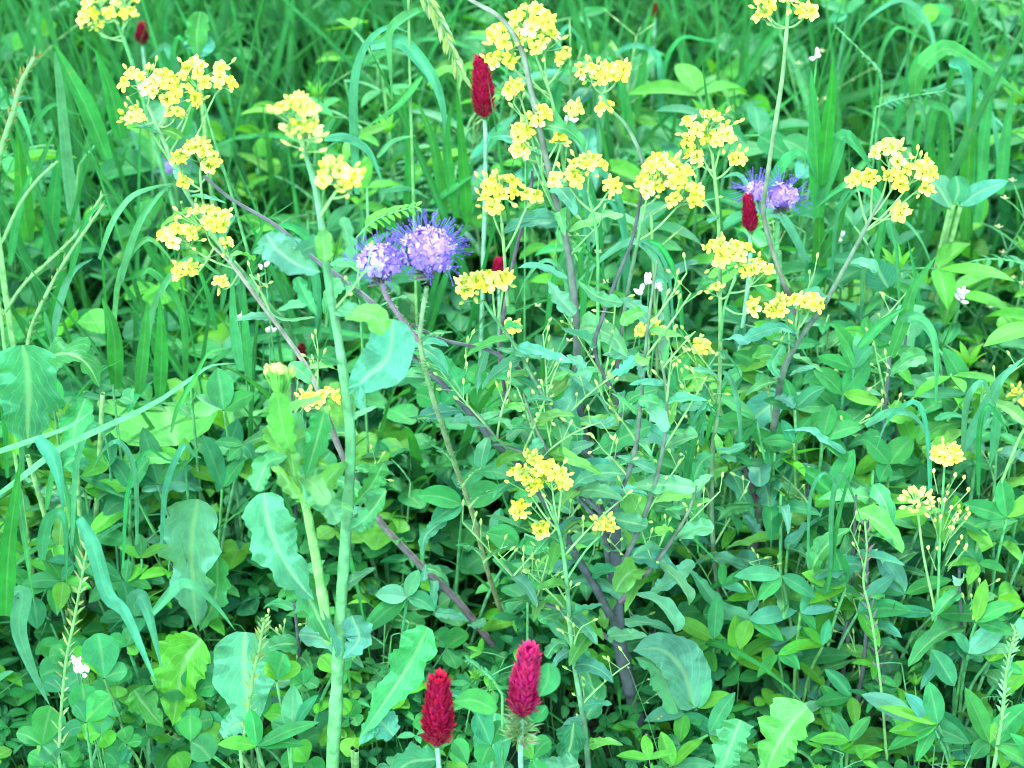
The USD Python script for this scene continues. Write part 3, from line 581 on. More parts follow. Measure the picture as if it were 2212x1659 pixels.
for pts, w, col, kw in [
    ([(1130, 1326), (1185, 1338), (1240, 1393)], 34, GLAU, dict(roll=.9)), ([(1234, 1340), (1255, 1410), (1283, 1500), (1266, 1552)], 66, MUST, dict(ruffle=.2)),
    ([(1200, 1272), (1268, 1250), (1357, 1293)], 34, GLAU, dict(roll=.7)), ([(1352, 1408), (1425, 1402), (1475, 1450), (1498, 1530)], 115, GLAU, dict(lobes=.15)),
    ([(1362, 1415), (1425, 1450), (1465, 1540)], 70, MUST, dict(roll=.5)), ([(1395, 1290), (1440, 1258), (1500, 1215)], 48, GLAU, {}),
    ([(1110, 580), (1160, 574), (1225, 602)], 24, GLAU, {}), ([(1180, 600), (1205, 640), (1240, 680)], 46, GLAU, {}), ([(1240, 600), (1290, 640), (1345, 655)], 36, GLAU, dict(roll=.4)),
    ([(1330, 640), (1370, 662), (1400, 695)], 44, GLAU, {}), ([(1220, 765), (1245, 780), (1262, 800)], 34, GLAU, {}), ([(1338, 945), (1300, 865), (1255, 828), (1208, 792)], 30, GLAU, dict(ruffle=.2, roll=.4)),
    ([(1312, 808), (1345, 800), (1374, 770)], 32, GLAU, {}), ([(1130, 876), (1040, 902), (968, 915)], 24, GLAU, {}), ([(1088, 955), (1122, 925), (1152, 950)], 60, GLAU, dict(roll=-.2)),
    ([(1355, 1018), (1285, 1008), (1226, 1043)], 46, GLAU, dict(lobes=.1)), ([(1240, 903), (1300, 915), (1330, 905)], 28, GLAU, {}), ([(1345, 888), (1400, 873), (1455, 890)], 36, GLAU, {}),
    ([(1330, 1130), (1385, 1080), (1440, 1040)], 42, MUST, {}), ([(890, 770), (960, 800), (1000, 855)], 74, MUST, dict(roll=.3)), ([(820, 700), (835, 745), (850, 780)], 46, LIME, {}),
    ([(1030, 860), (1035, 800), (1060, 730)], 30, GLAU, dict(roll=.5)), ([(1060, 750), (1110, 760), (1170, 770)], 26, GLAU, {}), ([(1190, 890), (1235, 905), (1250, 960)], 40, MUST, dict(roll=.5)),
    ([(1060, 950), (1045, 910), (1050, 880)], 26, MUST, {}), ([(1330, 900), (1365, 860), (1420, 840)], 40, MUST, {})]:
    leafpx(p, pts, w, col, y=Y - .02, **kw)

# ---- mustard 3: purple stem leaning far to the left
Y = 1.32
p = thing('mustard_plant', 'mustard plant with one dark purple stem leaning left behind the thick green stem', 'mustard plant', at(1140, 1560, Y), 'yellow mustard plants')
S3 = stem(p, [(1095, 1450, Y), (1000, 1312, Y), (900, 1212, Y), (818, 1122, Y), (740, 985, Y), (690, 850, Y), (648, 770, Y + .02), (560, 650, Y + .03), (500, 570, Y + .04), (462, 535, Y + .04)], 23, 8, PURP, ground=True, col1=(.12, .15, .10))
dress(p, S3, 12, .1, .95)
cluster(p, S3, [(440, 475, 50, 26), (390, 510, 48, 26), (480, 485, 16, 30, 3)], Y + .04)
cluster(p, S3, [(400, 587, 22, 14, 4), (475, 614, 10, 12, 2), (488, 530, 12, 13, 2)], Y + .04, buds=3)
c = stem(p, [(700, 870, Y), (688, 885, Y - .02), (680, 880, Y - .03)], 6, 6, STEM_L); cluster(p, c, [(670, 868, 22, 14, 4), (706, 858, 20, 14, 3)], Y - .03, buds=4)
for pts, w, col, kw in [([(975, 1265), (945, 1235), (915, 1225)], 26, MUST, {}), ([(915, 1215), (918, 1160), (965, 1120)], 34, GLAU, {}), ([(1020, 1345), (980, 1330), (940, 1325)], 30, GLAU, {}), ([(1005, 1350), (1030, 1350), (1050, 1340)], 26, GLAU, {}),
    ([(690, 1030), (740, 1040), (790, 1070)], 40, MUST, {}), ([(560, 655), (610, 690), (680, 685)], 10, STEM_G, {}), ([(920, 1215), (918, 1235), (915, 1255)], 20, GLAU, {})]:
    leafpx(p, pts, w, col, y=Y - .02, **kw)

# ---- mustard 4: upper left heads
Y = 1.45
p = thing('mustard_plant', 'mustard plant behind on the left, carrying the widest yellow head of the upper left', 'mustard plant', at(640, 900, Y + .1), 'yellow mustard plants')
c = stem(p, [(640, 780, Y + .05), (580, 660, Y), (480, 535, Y), (400, 410, Y), (352, 300, Y), (318, 225, Y)], 16, 9, STEM_G, ground=True, col1=(.10, .22, .09))
dress(p, c, 9, .3, .95)
cluster(p, c, [(320, 178, 62, 34), (375, 200, 38, 26), (440, 160, 52, 30), (487, 180, 16, 22, 3), (285, 250, 20, 20, 4), (380, 250, 18, 14, 3), (430, 212, 9, 10, 2)], Y)
c = stem(p, [(540, 560, Y), (500, 420, Y), (462, 300, Y), (440, 220, Y)], 9, 6, STEM_G)
c = stem(p, [(470, 520, Y), (440, 440, Y - .02), (432, 370, Y - .02)], 8, 6, STEM_L); cluster(p, c, [(432, 330, 42, 26), (385, 350, 14, 28, 4), (455, 352, 16, 18, 3), (395, 398, 10, 12, 2)], Y - .02)
p = thing('mustard_plant', 'mustard plant at the top left corner with its yellow head cut by the frame', 'mustard plant', at(420, 900, 1.75), 'yellow mustard plants')
c = stem(p, [(400, 560, 1.7), (340, 330, 1.7), (290, 150, 1.7), (250, 40, 1.7)], 15, 9, STEM_G, ground=True); cluster(p, c, [(220, 20, 48, 26), (270, 0, 42, 18), (192, 42, 20, 24, 4), (210, 65, 14, 14, 2), (276, 32, 12, 16, 2)], 1.7)

# ---- mustard 5: straight stem right of the middle
Y = 1.33
p = thing('mustard_plant', 'mustard plant with a straight thin stem and domed yellow head, right of the branching plant', 'mustard plant', at(1580, 1700, Y), 'yellow mustard plants')
c = stem(p, [(1580, 1600, Y), (1570, 1400, Y), (1542, 1200, Y), (1538, 1000, Y), (1552, 870, Y), (1556, 720, Y), (1552, 480, Y), (1538, 330, Y)], 15, 8, STEM_P, ground=True, col1=STEM_L)
dress(p, c, 20, .12, .9, (.02, .042))
cluster(p, c, [(1528, 275, 56, 25), (1500, 292, 30, 24), (1560, 295, 28, 22), (1596, 340, 12, 12, 2), (1500, 335, 20, 16, 3)], Y)
c = stem(p, [(1556, 740, Y), (1566, 660, Y - .01), (1590, 600, Y - .01)], 8, 6, STEM_G); cluster(p, c, [(1562, 548, 42, 28), (1600, 548, 34, 26), (1632, 592, 32, 30), (1548, 630, 11, 13, 1), (1630, 665, 12, 13, 2)], Y - .01)
cluster(p, at(1556, 760, Y), [(1515, 748, 12, 14, 3)], Y, buds=2)
for pts, w, col, kw in [([(1550, 892), (1515, 878), (1470, 884)], 26, GLAU, {}), ([(1556, 822), (1530, 802), (1492, 798)], 20, GLAU, {}), ([(1545, 980), (1515, 1000), (1490, 1060)], 60, MUST, {}), ([(1540, 965), (1570, 975), (1610, 960)], 24, GLAU, {}), ([(1482, 1220), (1515, 1262), (1558, 1313), (1628, 1342)], 46, GLAU, {}), ([(1490, 1222), (1545, 1205), (1618, 1226)], 36, GLAU, {}), ([(1470, 1060), (1500, 1100), (1530, 1150)], 45, MUST, {}), ([(1545, 1130), (1580, 1100), (1620, 1095)], 34, MUST, {})]:
    leafpx(p, pts, w, col, y=Y - .02, **kw)

# ---- mustard 6: the forked purple plant on the right
Y = 1.36
p = thing('mustard_plant', 'mustard plant with forked grey purple stem and bluish leaves, right of the straight one', 'mustard plant', at(1560, 1700, Y), 'yellow mustard plants')
c = stem(p, [(1560, 1560, Y), (1590, 1390, Y), (1602, 1295, Y), (1634, 1160, Y), (1645, 1080, Y), (1668, 950, Y), (1690, 810, Y), (1725, 735, Y), (1782, 655, Y), (1850, 530, Y), (1905, 425, Y)], 27, 6, STEM_P, ground=True, col1=(.06, .11, .06))
dress(p, c, 22, .12, .9, (.022, .045))
cluster(p, c, [(1925, 335, 42, 30), (1985, 370, 34, 34), (1935, 390, 26, 24, 5), (1885, 385, 17, 16, 3), (1848, 390, 9, 16, 2), (1995, 402, 16, 18, 3), (1945, 458, 14, 12, 3)], Y)
c = stem(p, [(1722, 740, Y), (1712, 660, Y + .01), (1685, 590, Y + .01), (1650, 470, Y + .02), (1658, 380, Y + .02), (1676, 260, Y + .02), (1692, 150, Y + .02), (1706, -20, Y + .02)], 15, 10, PURP, col1=(.09, .20, .07))
cluster(p, at(1700, 60, Y + .02), [(1652, 12, 16, 22, 4), (1648, 38, 12, 10, 2), (1745, 25, 16, 14, 4), (1702, 5, 10, 12, 2)], Y + .02, buds=3)
stem(p, [(1643, 1110, Y), (1605, 1000, Y), (1578, 955, Y)], 15, 10, PURP)
c = stem(p, [(1725, 735, Y), (1715, 705, Y - .02), (1700, 690, Y - .02)], 7, 6, STEM_G); cluster(p, c, [(1685, 668, 26, 20, 6), (1752, 660, 22, 22, 5), (1725, 652, 12, 12, 2)], Y - .02)
for pts, w, col, kw in [([(1640, 1150), (1610, 1080), (1582, 1025), (1552, 988)], 56, GLAU, dict(roll=-.3)), ([(1650, 1130), (1660, 1085), (1650, 1040)], 50, GLAU, {}), ([(1672, 932), (1745, 928), (1780, 950), (1826, 978)], 24, GLAU, {}),
    ([(1735, 728), (1690, 708), (1655, 714), (1602, 735)], 36, GLAU, {}), ([(1690, 820), (1668, 790), (1690, 745)], 38, GLAU, dict(roll=.4)), ([(1700, 815), (1725, 800), (1760, 792)], 14, GLAU, {}), ([(1668, 860), (1695, 862), (1718, 878)], 30, GLAU, {}),
    ([(1655, 1170), (1668, 1240), (1690, 1322)], 38, MUST, dict(ruffle=.2)), ([(1600, 1110), (1622, 1130), (1640, 1160)], 34, GLAU, {}), ([(1612, 1462), (1660, 1410), (1715, 1360), (1805, 1302)], 88, GLAU, dict(roll=.25, lobes=.15)), ([(1800, 1293), (1840, 1305), (1870, 1338)], 50, GLAU, {}),
    ([(1590, 1400), (1615, 1450), (1628, 1505)], 68, MUST, {}), ([(1632, 1480), (1645, 1530), (1642, 1585)], 44, GLAU, {}), ([(1725, 740), (1712, 690), (1690, 660)], 22, GLAU, {}), ([(1590, 1340), (1640, 1330), (1650, 1270)], 44, GLAU, {})]:
    leafpx(p, pts, w, col, y=Y - .02, **kw)

# ---- mustard 7: short one low in the middle
Y = 1.2
p = thing('mustard_plant', 'small mustard plant with one dense yellow head, above the two foreground crimson clovers', 'mustard plant', at(1275, 1750, Y), 'yellow mustard plants')
c = stem(p, [(1272, 1680, Y), (1258, 1540, Y), (1240, 1430, Y), (1228, 1300, Y), (1215, 1180, Y), (1190, 1090, Y)], 19, 9, (.06, .13, .075), ground=True, col1=STEM_G)
dress(p, c, 9, .2, .9)
cluster(p, c, [(1150, 1010, 36, 24), (1128, 1038, 36, 28), (1190, 1028, 32, 32), (1165, 1048, 22, 20, 4), (1124, 1100, 15, 18, 3), (1174, 1145, 15, 14, 3), (1215, 1045, 10, 14, 2)], Y)
c = stem(p, [(1225, 1250, Y), (1265, 1190, Y), (1298, 1155, Y)], 7, 6, STEM_G); cluster(p, c, [(1303, 1138, 17, 14, 4)], Y, buds=9)
for pts, w, col, kw in [([(1215, 1180), (1190, 1160), (1160, 1190)], 30, MUST, {}), ([(1235, 1400), (1205, 1390), (1180, 1420)], 34, MUST, {})]: leafpx(p, pts, w, col, y=Y, **kw)

# ---- small mustards at the right edge
Y = 1.26
p = thing('mustard_plant', 'slender mustard plant near the right edge with flat yellow head and starry bud head', 'mustard plant', at(2020, 1500, Y), 'yellow mustard plants')
c = stem(p, [(2020, 1350, Y), (2030, 1180, Y), (2040, 1010, Y)], 9, 6, STEM_G, ground=True); cluster(p, c, [(2045, 980, 32, 13, 7)], Y, buds=3)
stem(p, [(2020, 1320, Y), (1995, 1200, Y), (1982, 1100, Y)], 8, 6, STEM_L); mb = MB()
for k in range(40):
    d = unit(np.array([R.normal(), R.normal(), .4 + R.normal() * .5])); c0 = at(1980, 1090, Y); tube(mb, [c0, c0 + d * .009], .0006, .0005, STEM_L, 4); bud(mb, c0 + d * .008, d, .006, .0016, (.26, .44, .08), (.42, .5, .1))
mb.build('bud_head', 'stem', p, 'starry pale green bud head').SetCustomDataByKey('kind', 'stuff'); mb = MB()
for k in range(34):
    u, v = R.uniform(2000, 2100), R.uniform(1010, 1190); c0 = at(u, v, Y + R.uniform(-.03, .03)); b0 = at(2030 + (u - 2030) * .3, v + 45, Y); tube(mb, [b0, c0], .0004, .0004, STEM_L, 4); bud(mb, c0, UP, .004, .0013, (.4, .42, .08), (.5, .5, .1))
mb.build('seed_pods', 'stem', p)
p = thing('mustard_plant', 'mustard sprig cut by the right edge of the picture, with a few yellow flowers', 'mustard plant', at(2190, 1200, 1.5), 'yellow mustard plants')
c = stem(p, [(2185, 1080, 1.45), (2192, 960, 1.45), (2198, 870, 1.45)], 8, 6, STEM_G, ground=True); cluster(p, c, [(2198, 856, 18, 12, 5)], 1.45, buds=4)
p = thing('mustard_plant', 'young mustard shoot with a few cream yellow buds behind the branching mustard plant', 'mustard plant', at(1400, 1000, 1.42), 'yellow mustard plants')
c = stem(p, [(1405, 900, 1.4), (1400, 800, 1.4), (1402, 735, 1.4)], 7, 6, STEM_L, ground=True); cluster(p, c, [(1400, 714, 22, 12, 4)], 1.4, buds=10)

# ---------------------------------------------------------------- crimson clover
RED = (.34, .003, .035)
def crimson(label, u, v0, v1, w, y, lean=0.0, calyx=0.0, col=RED, tip=(.36, .02, .05), leaves=(), root=None):
    p = thing('crimson_clover', label, 'crimson clover', down_to_ground(at(u, v1, y)), 'crimson clovers')
    b, a = at(u, v1, y), at(u + lean, v0, y); m = mpp(u, (v0 + v1) / 2, y); L = np.linalg.norm(a - b); ax = unit(a - b); r = w * m / 2 * 1.3
    s1 = unit(np.cross(ax, [.1, 1, .2])); s2 = np.cross(ax, s1)
    g0 = down_to_ground(b, (R.uniform(-.02, .02), .03)); c = path([g0, b - UP * .06 + (g0 - b) * .02, b + ax * .004], 12)
    mb = MB(); tube(mb, c, .0019, .0014, (.10, .27, .14), 7); mb.build('stem', 'stem', p)
    mb = MB(); tt = np.linspace(0, 1, 10)
    shape = lambda t: np.sqrt(np.clip(1 - ((t - .3) / .73) ** 2, 0, 1)) * np.clip(.72 + t * 1.6, 0, 1)
    tube(mb, b + ax * L * tt[:, None], 0, 0, np.array(col) * .6, 10, None, np.maximum(r * .62 * shape(tt), 1e-4))
    n = int(np.clip(L * r * 4.6e6, 90, 620))
    for k in range(n):
        t = (k + .5) / n; g = k * 2.39996 + R.uniform(-.2, .2); rr = r * shape(t * .97); o = s1 * math.cos(g) + s2 * math.sin(g)
        base = b + ax * L * t * .94 + o * rr * .55; d = unit(o * (1.0 - .55 * t) + ax * (.7 + .8 * t) + R.normal(0, .24, 3)); fl = r * .62 * R.uniform(.85, 1.15)
        cen = arc(base, d, fl, -.5 if t < .8 else 0, 4); cc = np.array(col) * R.uniform(.55, 1.3) * (1, R.uniform(.6, 4), R.uniform(.6, 2.2))
        if t < .2: cc = cc * .7 + np.array([.10, .03, .02])
        ce = cc * .55 + np.array(tip) * (.25 + .25 * t)
        sheet(mb, cen, o + ax * .2, fl * .30, 'leaflet', cc, R, 4, -.5, col1=ce)
    mb.build('flower_head', 'head', p)
    mb = MB()
    bud(mb, b - ax * .004, ax, .010, r * .45, (.10, .22, .09))
    nc = 16 + int(calyx * 500); Lc = calyx * L
    for k in range(nc):
        t = R.uniform(0, 1); g = R.uniform(0, 6.28); o = s1 * math.cos(g) + s2 * math.sin(g); q = b - ax * Lc * t
        sheet(mb, arc(q + o * r * .2, o * 1.0 + ax * .7 + R.normal(0, .3, 3), r * R.uniform(.6, 1.15) * (.45 + .55 * bool(calyx)), .2, 4), o + R.normal(0, .3, 3), .0016, 'lance', vary((.12, .28, .10), R) if R.random() < .85 else (.22, .16, .14), R, 3)
    mb.build('calyx', 'clover', p)
    for lv in leaves: leafpx(p, *lv, kind='round', y=y - .005, mat='clover')
    return p
crimson('crimson clover head in the bottom foreground, the left and redder of the two', 944, 1464, 1602, 64, 1.02, 4, leaves=[([(978, 1516), (1025, 1512), (1072, 1535)], 52, CLOV)])
crimson('crimson clover head in the bottom foreground, the pinker one with a ragged green base', 1128, 1400, 1538, 64, 1.02, 16, .5, (.40, .003, .07), (.52, .07, .16), leaves=[([(1165, 1505), (1182, 1470), (1185, 1432)], 56, CLOVB), ([(1140, 1560), (1165, 1545), (1180, 1525)], 32, CLOVB)])
crimson('tall crimson clover head standing alone near the top, left of the upper yellow flowers', 1047, 124, 248, 46, 1.55, -10, leaves=[([(1052, 330), (1072, 290), (1085, 270)], 20, CLOVB)])
crimson('narrow crimson clover head half behind the small phacelia on the right', 1622, 424, 496, 32, 1.46, -6)
crimson('faded brownish red clover head behind the thick green stem, left of the middle', 650, 745, 822, 26, 1.45, 2, col=(.11, .008, .010), tip=(.14, .02, .02))
crimson('small dark red clover head at the top left below the corner mustard', 306, 55, 92, 28, 1.95, 2, col=(.13, .002, .012))
crimson('crimson clover head peeping out just right of the big phacelia', 1078, 564, 612, 30, 1.6, 0)
crimson('tiny rust coloured clover head at the top edge right of the centre', 1415, 8, 36, 14, 2.1, 0, col=(.14, .02, .005), tip=(.18, .05, .02))

# ---------------------------------------------------------------- phacelia
LIL = (.30, .20, .62); LILW = (.50, .43, .78)
def phacelia(label, heads, y, stems, cl=LIL, hair=(.15, .12, .50)):
    p = thing('phacelia', label, 'phacelia', down_to_ground(P3(stems[0][0][0], y)), 'purple phacelias')
    for pts, w0, w1, c0, c1 in stems: stem(p, pts, w0, w1, c0, y, ground=(pts is stems[0][0]), col1=c1, hairs=True)
    for (u, v, ru, rv) in heads:
        m = mpp(u, v, y); c = at(u, v, y); rx, rz = ru * m, rv * m
        mb = MB(); low = c - UP * rz * 1.15
        for k in range(90):                                     # hairy grey purple calyx
            g = R.uniform(0, 6.28); d = unit([math.cos(g), math.sin(g), R.uniform(-.1, 1.1)]); q = low + np.array([0, 0, R.uniform(0, .5) * rz])
            sheet(mb, arc(q, d, rx * R.uniform(.45, .8), -.3, 4), R.normal(0, 1, 3), .0022, 'lance', vary((.17, .17, .17) if R.random() < .6 else (.13, .22, .12), R), R, 3)
        uu, vv = np.meshgrid(np.linspace(0, 2 * math.pi, 15), np.linspace(0.02, math.pi - .02, 9)); mb.add((c + np.stack([np.cos(uu) * np.sin(vv) * rx, np.sin(uu) * np.sin(vv) * rx, np.cos(vv) * rz], -1) * .66).reshape(-1, 3), quads(9, 15), np.array(cl) * .7)
        hd = mb.build('flower_head', 'head', p)
        n = int(np.clip(ru * rv / 95, 14, 62)); st = MB()
        for k in range(n):
            e = 1 - (k + .5) / n * 1.35; g = k * 2.39996; s_ = math.sqrt(max(0, 1 - e * e)); d = np.array([math.cos(g) * s_, math.sin(g) * s_, e]); d = unit(d + R.normal(0, .1, 3))
            q = c + d * np.array([rx, rx, rz]) * R.uniform(.62, .86); mb = MB(); size = .0058 * R.uniform(.85, 1.15)
            col = np.array(cl) * R.uniform(.75, 1.2) if R.random() < (.68 if ru > 60 else .8) else np.array(LILW) * R.uniform(.8, 1.1)
            petals(mb, q, d, size, col, (.55, .5, .75), R, 5, .8); mb.build('floret', 'petal', hd)
            for z in range(5):
                dd = unit(d + R.normal(0, .28, 3)); cen = arc(q, dd, R.uniform(.008, .0135), R.uniform(-.3, .3), 5); tube(st, cen, .00024, .00016, hair, 3); bud(st, cen[-1], dd, .0012, .0005, (.12, .08, .35))
        st.build('stamens', 'petal', hd)
    return p
Y = 1.21
p = phacelia('large double headed lilac phacelia with bristling stamens in the middle of the picture', [(925, 543, 68, 60), (822, 566, 54, 44)], Y,
    [([(1112, 1400, 1.36), (1075, 1300, 1.32), (1048, 1215, 1.29), (1018, 1100, 1.26), (985, 1010, 1.24), (958, 930, 1.22), (930, 840), (908, 745), (912, 680), (922, 620)], 13, 10, (.11, .13, .045), (.09, .20, .08)), ([(905, 735), (868, 690), (835, 640), (826, 610)], 14, 14, (.13, .10, .11), (.12, .10, .12))])
for a, b in [((930, 840), (905, 780)), ((955, 920), (900, 905)), ((985, 1005), (930, 960)), ((1015, 1095), (1060, 1060)), ((1000, 1050), (1040, 1010)), ((1045, 1215), (1100, 1180)), ((1040, 1200), (1000, 1180)), ((905, 740), (960, 720))]:
    vetch_leaf(p, path([at(*a, Y), at((a[0] + b[0]) / 2, (a[1] + b[1]) / 2 - 8, Y - .01), at(*b, Y - .02)], 7), .010, MUST, R, STEM_L)
phacelia('smaller lilac phacelia on the right behind the long pale mustard stem', [(1690, 425, 42, 34), (1632, 412, 24, 18)], 1.47, [([(1680, 640), (1678, 540), (1680, 475)], 13, 13, STEM_G, STEM_G), ([(1678, 540), (1650, 470), (1636, 432)], 9, 8, STEM_G, STEM_G)])
phacelia('pale bluish phacelia almost hidden behind the left mustard heads', [(375, 362, 18, 14)], 1.8, [([(395, 520), (385, 440), (377, 378)], 10, 9, STEM_G, STEM_G)], (.22, .24, .42), (.2, .22, .42))

# ---------------------------------------------------------------- broad leaved plants picked out by hand
def leafy(label, leaves, y=None, cat='leafy plant', name='broad_leaved_plant'):
    b = P3(leaves[0][0][0], y); root = down_to_ground(b, (R.uniform(-.01, .01), .07)); p = thing(name, label, cat, root, GB if name == 'broad_leaved_plant' else None)
    for pts, w, col, kw in leaves:
        q = P3(pts[0], y); mb = MB(); tube(mb, path([root, (root + q) / 2 + np.array([0, .01, .01]), q], 8), .0026, .0018, STEM_L); mb.build('stalk', 'stem', p)
        leafpx(p, pts, w, col, y=y, **kw)
    return p
leafy('big upright blue green lobed leaf at the left edge beside a curled dark leaf', [([(60, 985), (60, 900), (62, 820), (50, 745)], 190, MUST, dict(lie=.2, lobes=.42, ruffle=.18)), ([(222, 850), (190, 790), (150, 765), (105, 770)], 120, (.02, .14, .02), dict(roll=.35)), ([(165, 985), (160, 930), (185, 860)], 84, MUST, dict(roll=.2))], 1.31)
leafy('tall oval pale green leaf with wavy edge, above the pair of drooping grass blades', [([(425, 1385), (418, 1270), (414, 1170), (428, 1078)], 165, GLAU, dict(lie=.15, roll=.1)), ([(425, 1375), (465, 1290), (470, 1200)], 70, MUST, dict(lie=.2))], 1.27)
leafy('pale green toothed leaf slanting up left of the redder foreground clover head', [([(762, 1615), (835, 1510), (890, 1425), (925, 1355)], 108, (.035, .24, .075), dict(lie=.3)), ([(770, 1620), (815, 1560), (850, 1590)], 80, GLAU, {})], 1.12)
leafy('yellowish green lobed leaf low on the left behind the drooping blades', [([(370, 1585), (385, 1500), (400, 1430), (435, 1380)], 150, YOUNG, dict(lie=.3, lobes=.4)), ([(360, 1580), (310, 1520), (290, 1490)], 90, (.03, .2, .03), {})], 1.2)
leafy('rounded blue green leaf left of the thick pale stem near the bottom', [([(545, 1590), (535, 1510), (528, 1440), (530, 1365)], 142, GLAU, dict(lobes=.1)), ([(480, 1600), (500, 1570), (560, 1550)], 70, GLAU, {})], 1.17)
leafy('wide pale lime leaf with notched edge at the bottom right of the middle', [([(1640, 1720), (1670, 1630), (1705, 1570), (1745, 1528)], 140, (.05, .25, .05), dict(lie=.3)), ([(1540, 1710), (1575, 1620), (1600, 1555)], 90, MUST, {})], 1.14)
leafy('light green leaf half hidden below the two foreground clover heads', [([(830, 1700), (880, 1650), (940, 1640)], 90, MUST, {}), ([(1060, 1720), (1062, 1600), (1070, 1540)], 84, (.02, .18, .07), dict(kind='round')), ([(1150, 1720), (1200, 1670), (1250, 1650)], 80, GLAU, {})], 1.12)
leafy('ragged edged bright green leaf upright at the top left above the widest yellow head', [([(428, 130), (425, 80), (432, 25)], 60, (.03, .24, .05), dict(lie=.1, lobes=.4)), ([(425, 125), (430, 105), (425, 80)], 70, GLAU, dict(lobes=.1))], 1.7)
leafy('large smooth three cornered leaves on the right beside the forked mustard', [([(2052, 450), (2030, 410), (2010, 390)], 60, GLAU, dict(kind='round')), ([(2075, 445), (2115, 415), (2180, 390)], 44, GLAU, dict(kind='leaflet')), ([(2060, 440), (2070, 410), (2065, 380)], 50, CLOVB, dict(kind='round'))], 1.55)
leafy('heart shaped leaf pale against the dark gap on the right', [([(1890, 560), (1900, 590), (1918, 622)], 78, CLOVB, dict(kind='round')), ([(1870, 590), (1890, 612), (1915, 620)], 26, MUST, dict(kind='leaflet'))], 1.5)

# ---------------------------------------------------------------- clover plants picked out by hand
def clover(label, leaves, y=None, kind='leaflet', name='clover_plant', grp=GC):
    """leaves: (junction, [(tip u, tip v, width px, colour), ...])"""
    j0 = P3(leaves[0][0], y); root = down_to_ground(j0, (R.uniform(-.02, .02), .03)); p = thing(name, label, 'clover', root, grp)
    for j, tips in leaves:
        yy = y or yd(j[1]); q = at(*j, yy); mb = MB(); tube(mb, path([root, root * .45 + q * .55 + np.array([0, .012, .015]), q], 9), .0015, .001, vary(STEM_G, R)); lf = mb.build('leaf', 'stem', p)
        for (u, v, w, col) in tips:
            leafpx(lf, [j, ((j[0] + u) / 2, (j[1] + v) / 2 - R.uniform(2, 9)), (u, v)], w, col, kind, y=yy, name='leaflet', mat='clover', lie=R.uniform(.3, .8), roll=R.uniform(-.35, .35))
    return p
C1, C2, C3, C4 = CLOV, CLOVB, YOUNG, GLAU
clover('clover with long smooth spread leaflets just below the long arching stalk at the left', [((340, 1046), [(308, 922, 50, C2), (432, 968, 32, C1), (228, 1030, 30, C2)]), ((296, 1078), [(168, 1028, 50, C2)]), ((480, 1054), [(436, 938, 50, C2), (530, 990, 36, C1)])])
clover('clover with a big upright oval leaflet in the left middle', [((483, 886), [(470, 794, 62, C2), (420, 853, 24, C4), (550, 850, 40, C1)])])
clover('clover with wide bright leaflets right of the forked mustard stem', [((1821, 850), [(1880, 778, 54, C1), (1756, 800, 54, C1), (1908, 874, 34, C3)]), ((1790, 900), [(1740, 935, 40, C1), (1850, 940, 44, C1)])])
clover('clover with narrow leaflets rising beside the dark gap on the right', [((1860, 790), [(1800, 698, 40, C1), (1970, 748, 30, C1), (1850, 720, 30, C4)]), ((2092, 850), [(2036, 750, 46, C1), (1948, 852, 26, C4), (2110, 800, 26, C2)])])
clover('clover with broad leaflets beneath the dark gap on the right', [((1921, 1003), [(1972, 945, 58, C1), (1866, 946, 50, C1), (1900, 1040, 40, C1)]), ((1800, 1068), [(1845, 970, 54, C1), (1725, 1010, 40, C1), (1760, 1095, 40, C3)])])
clover('clover with pale pointed leaflets below the starry green bud head', [((1955, 1283), [(1893, 1188, 50, C4), (2058, 1252, 42, C1), (1878, 1255, 34, C1)]), ((2018, 1325), [(2070, 1268, 42, C3), (2182, 1338, 40, C1), (1896, 1320, 28, C2)])])
clover('clover with two very broad leaflets at the right, left of the slender mustard pods', [((1985, 1140), [(1868, 1112, 48, C1), (1985, 1080, 40, C3)]), ((2045, 1146), [(2200, 1124, 48, C1), (2128, 1238, 52, C2)])])
clover('clover with pale leaflets at the far right edge low down', [((2092, 1412), [(2176, 1350, 50, C4), (2060, 1370, 26, C2), (2205, 1405, 26, C4)]), ((2062, 1483), [(2010, 1402, 46, C2)])])
clover('bright starry clover shoot in the bottom right corner', [((2138, 1606), [(2084, 1484, 46, C1), (2225, 1520, 56, C1), (2230, 1612, 48, C1), (2098, 1640, 40, C1), (2120, 1560, 20, C3), (2152, 1560, 22, C3)]), ((1980, 1560), [(1860, 1500, 44, C4), (2096, 1606, 48, C2)])])
clover('round leaved clover cluster at the bottom left corner', [((185, 1560), [(178, 1478, 66, C1), (240, 1505, 66, C1), (228, 1552, 30, C3), (160, 1520, 40, C2)]), ((90, 1610), [(110, 1525, 66, C1), (36, 1582, 44, C1), (120, 1640, 60, C2)])], 1.12, 'round', 'round_leaved_clover', GR)
clover('dull blue green round leaved clover beneath the pale seed spike at the bottom left', [((225, 1465), [(212, 1368, 82, C2), (170, 1420, 30, C3), (275, 1450, 50, C2)])], 1.19, 'round', 'round_leaved_clover', GR)
clover('clover with a domed round leaf beside the thick pale stem at the bottom left', [((597, 1470), [(615, 1412, 62, C1), (650, 1440, 40, C3), (570, 1440, 40, C3)]), ((412, 1602), [(410, 1545, 52, C1), (455, 1640, 70, C2)])], 1.13, 'round', 'round_leaved_clover', GR)
clover('clover with an upright pale bluish oval leaflet left of the thick stem bottom', [((630, 1582), [(634, 1478, 50, C4), (688, 1500, 30, C2), (585, 1560, 44, C2)])], 1.12)
clover('dark clover leaves in front of the thick stem low on the left', [((555, 1612), [(470, 1608, 34, C3), (540, 1530, 40, C1), (690, 1560, 36, C1), (660, 1610, 30, C1)])], 1.11)
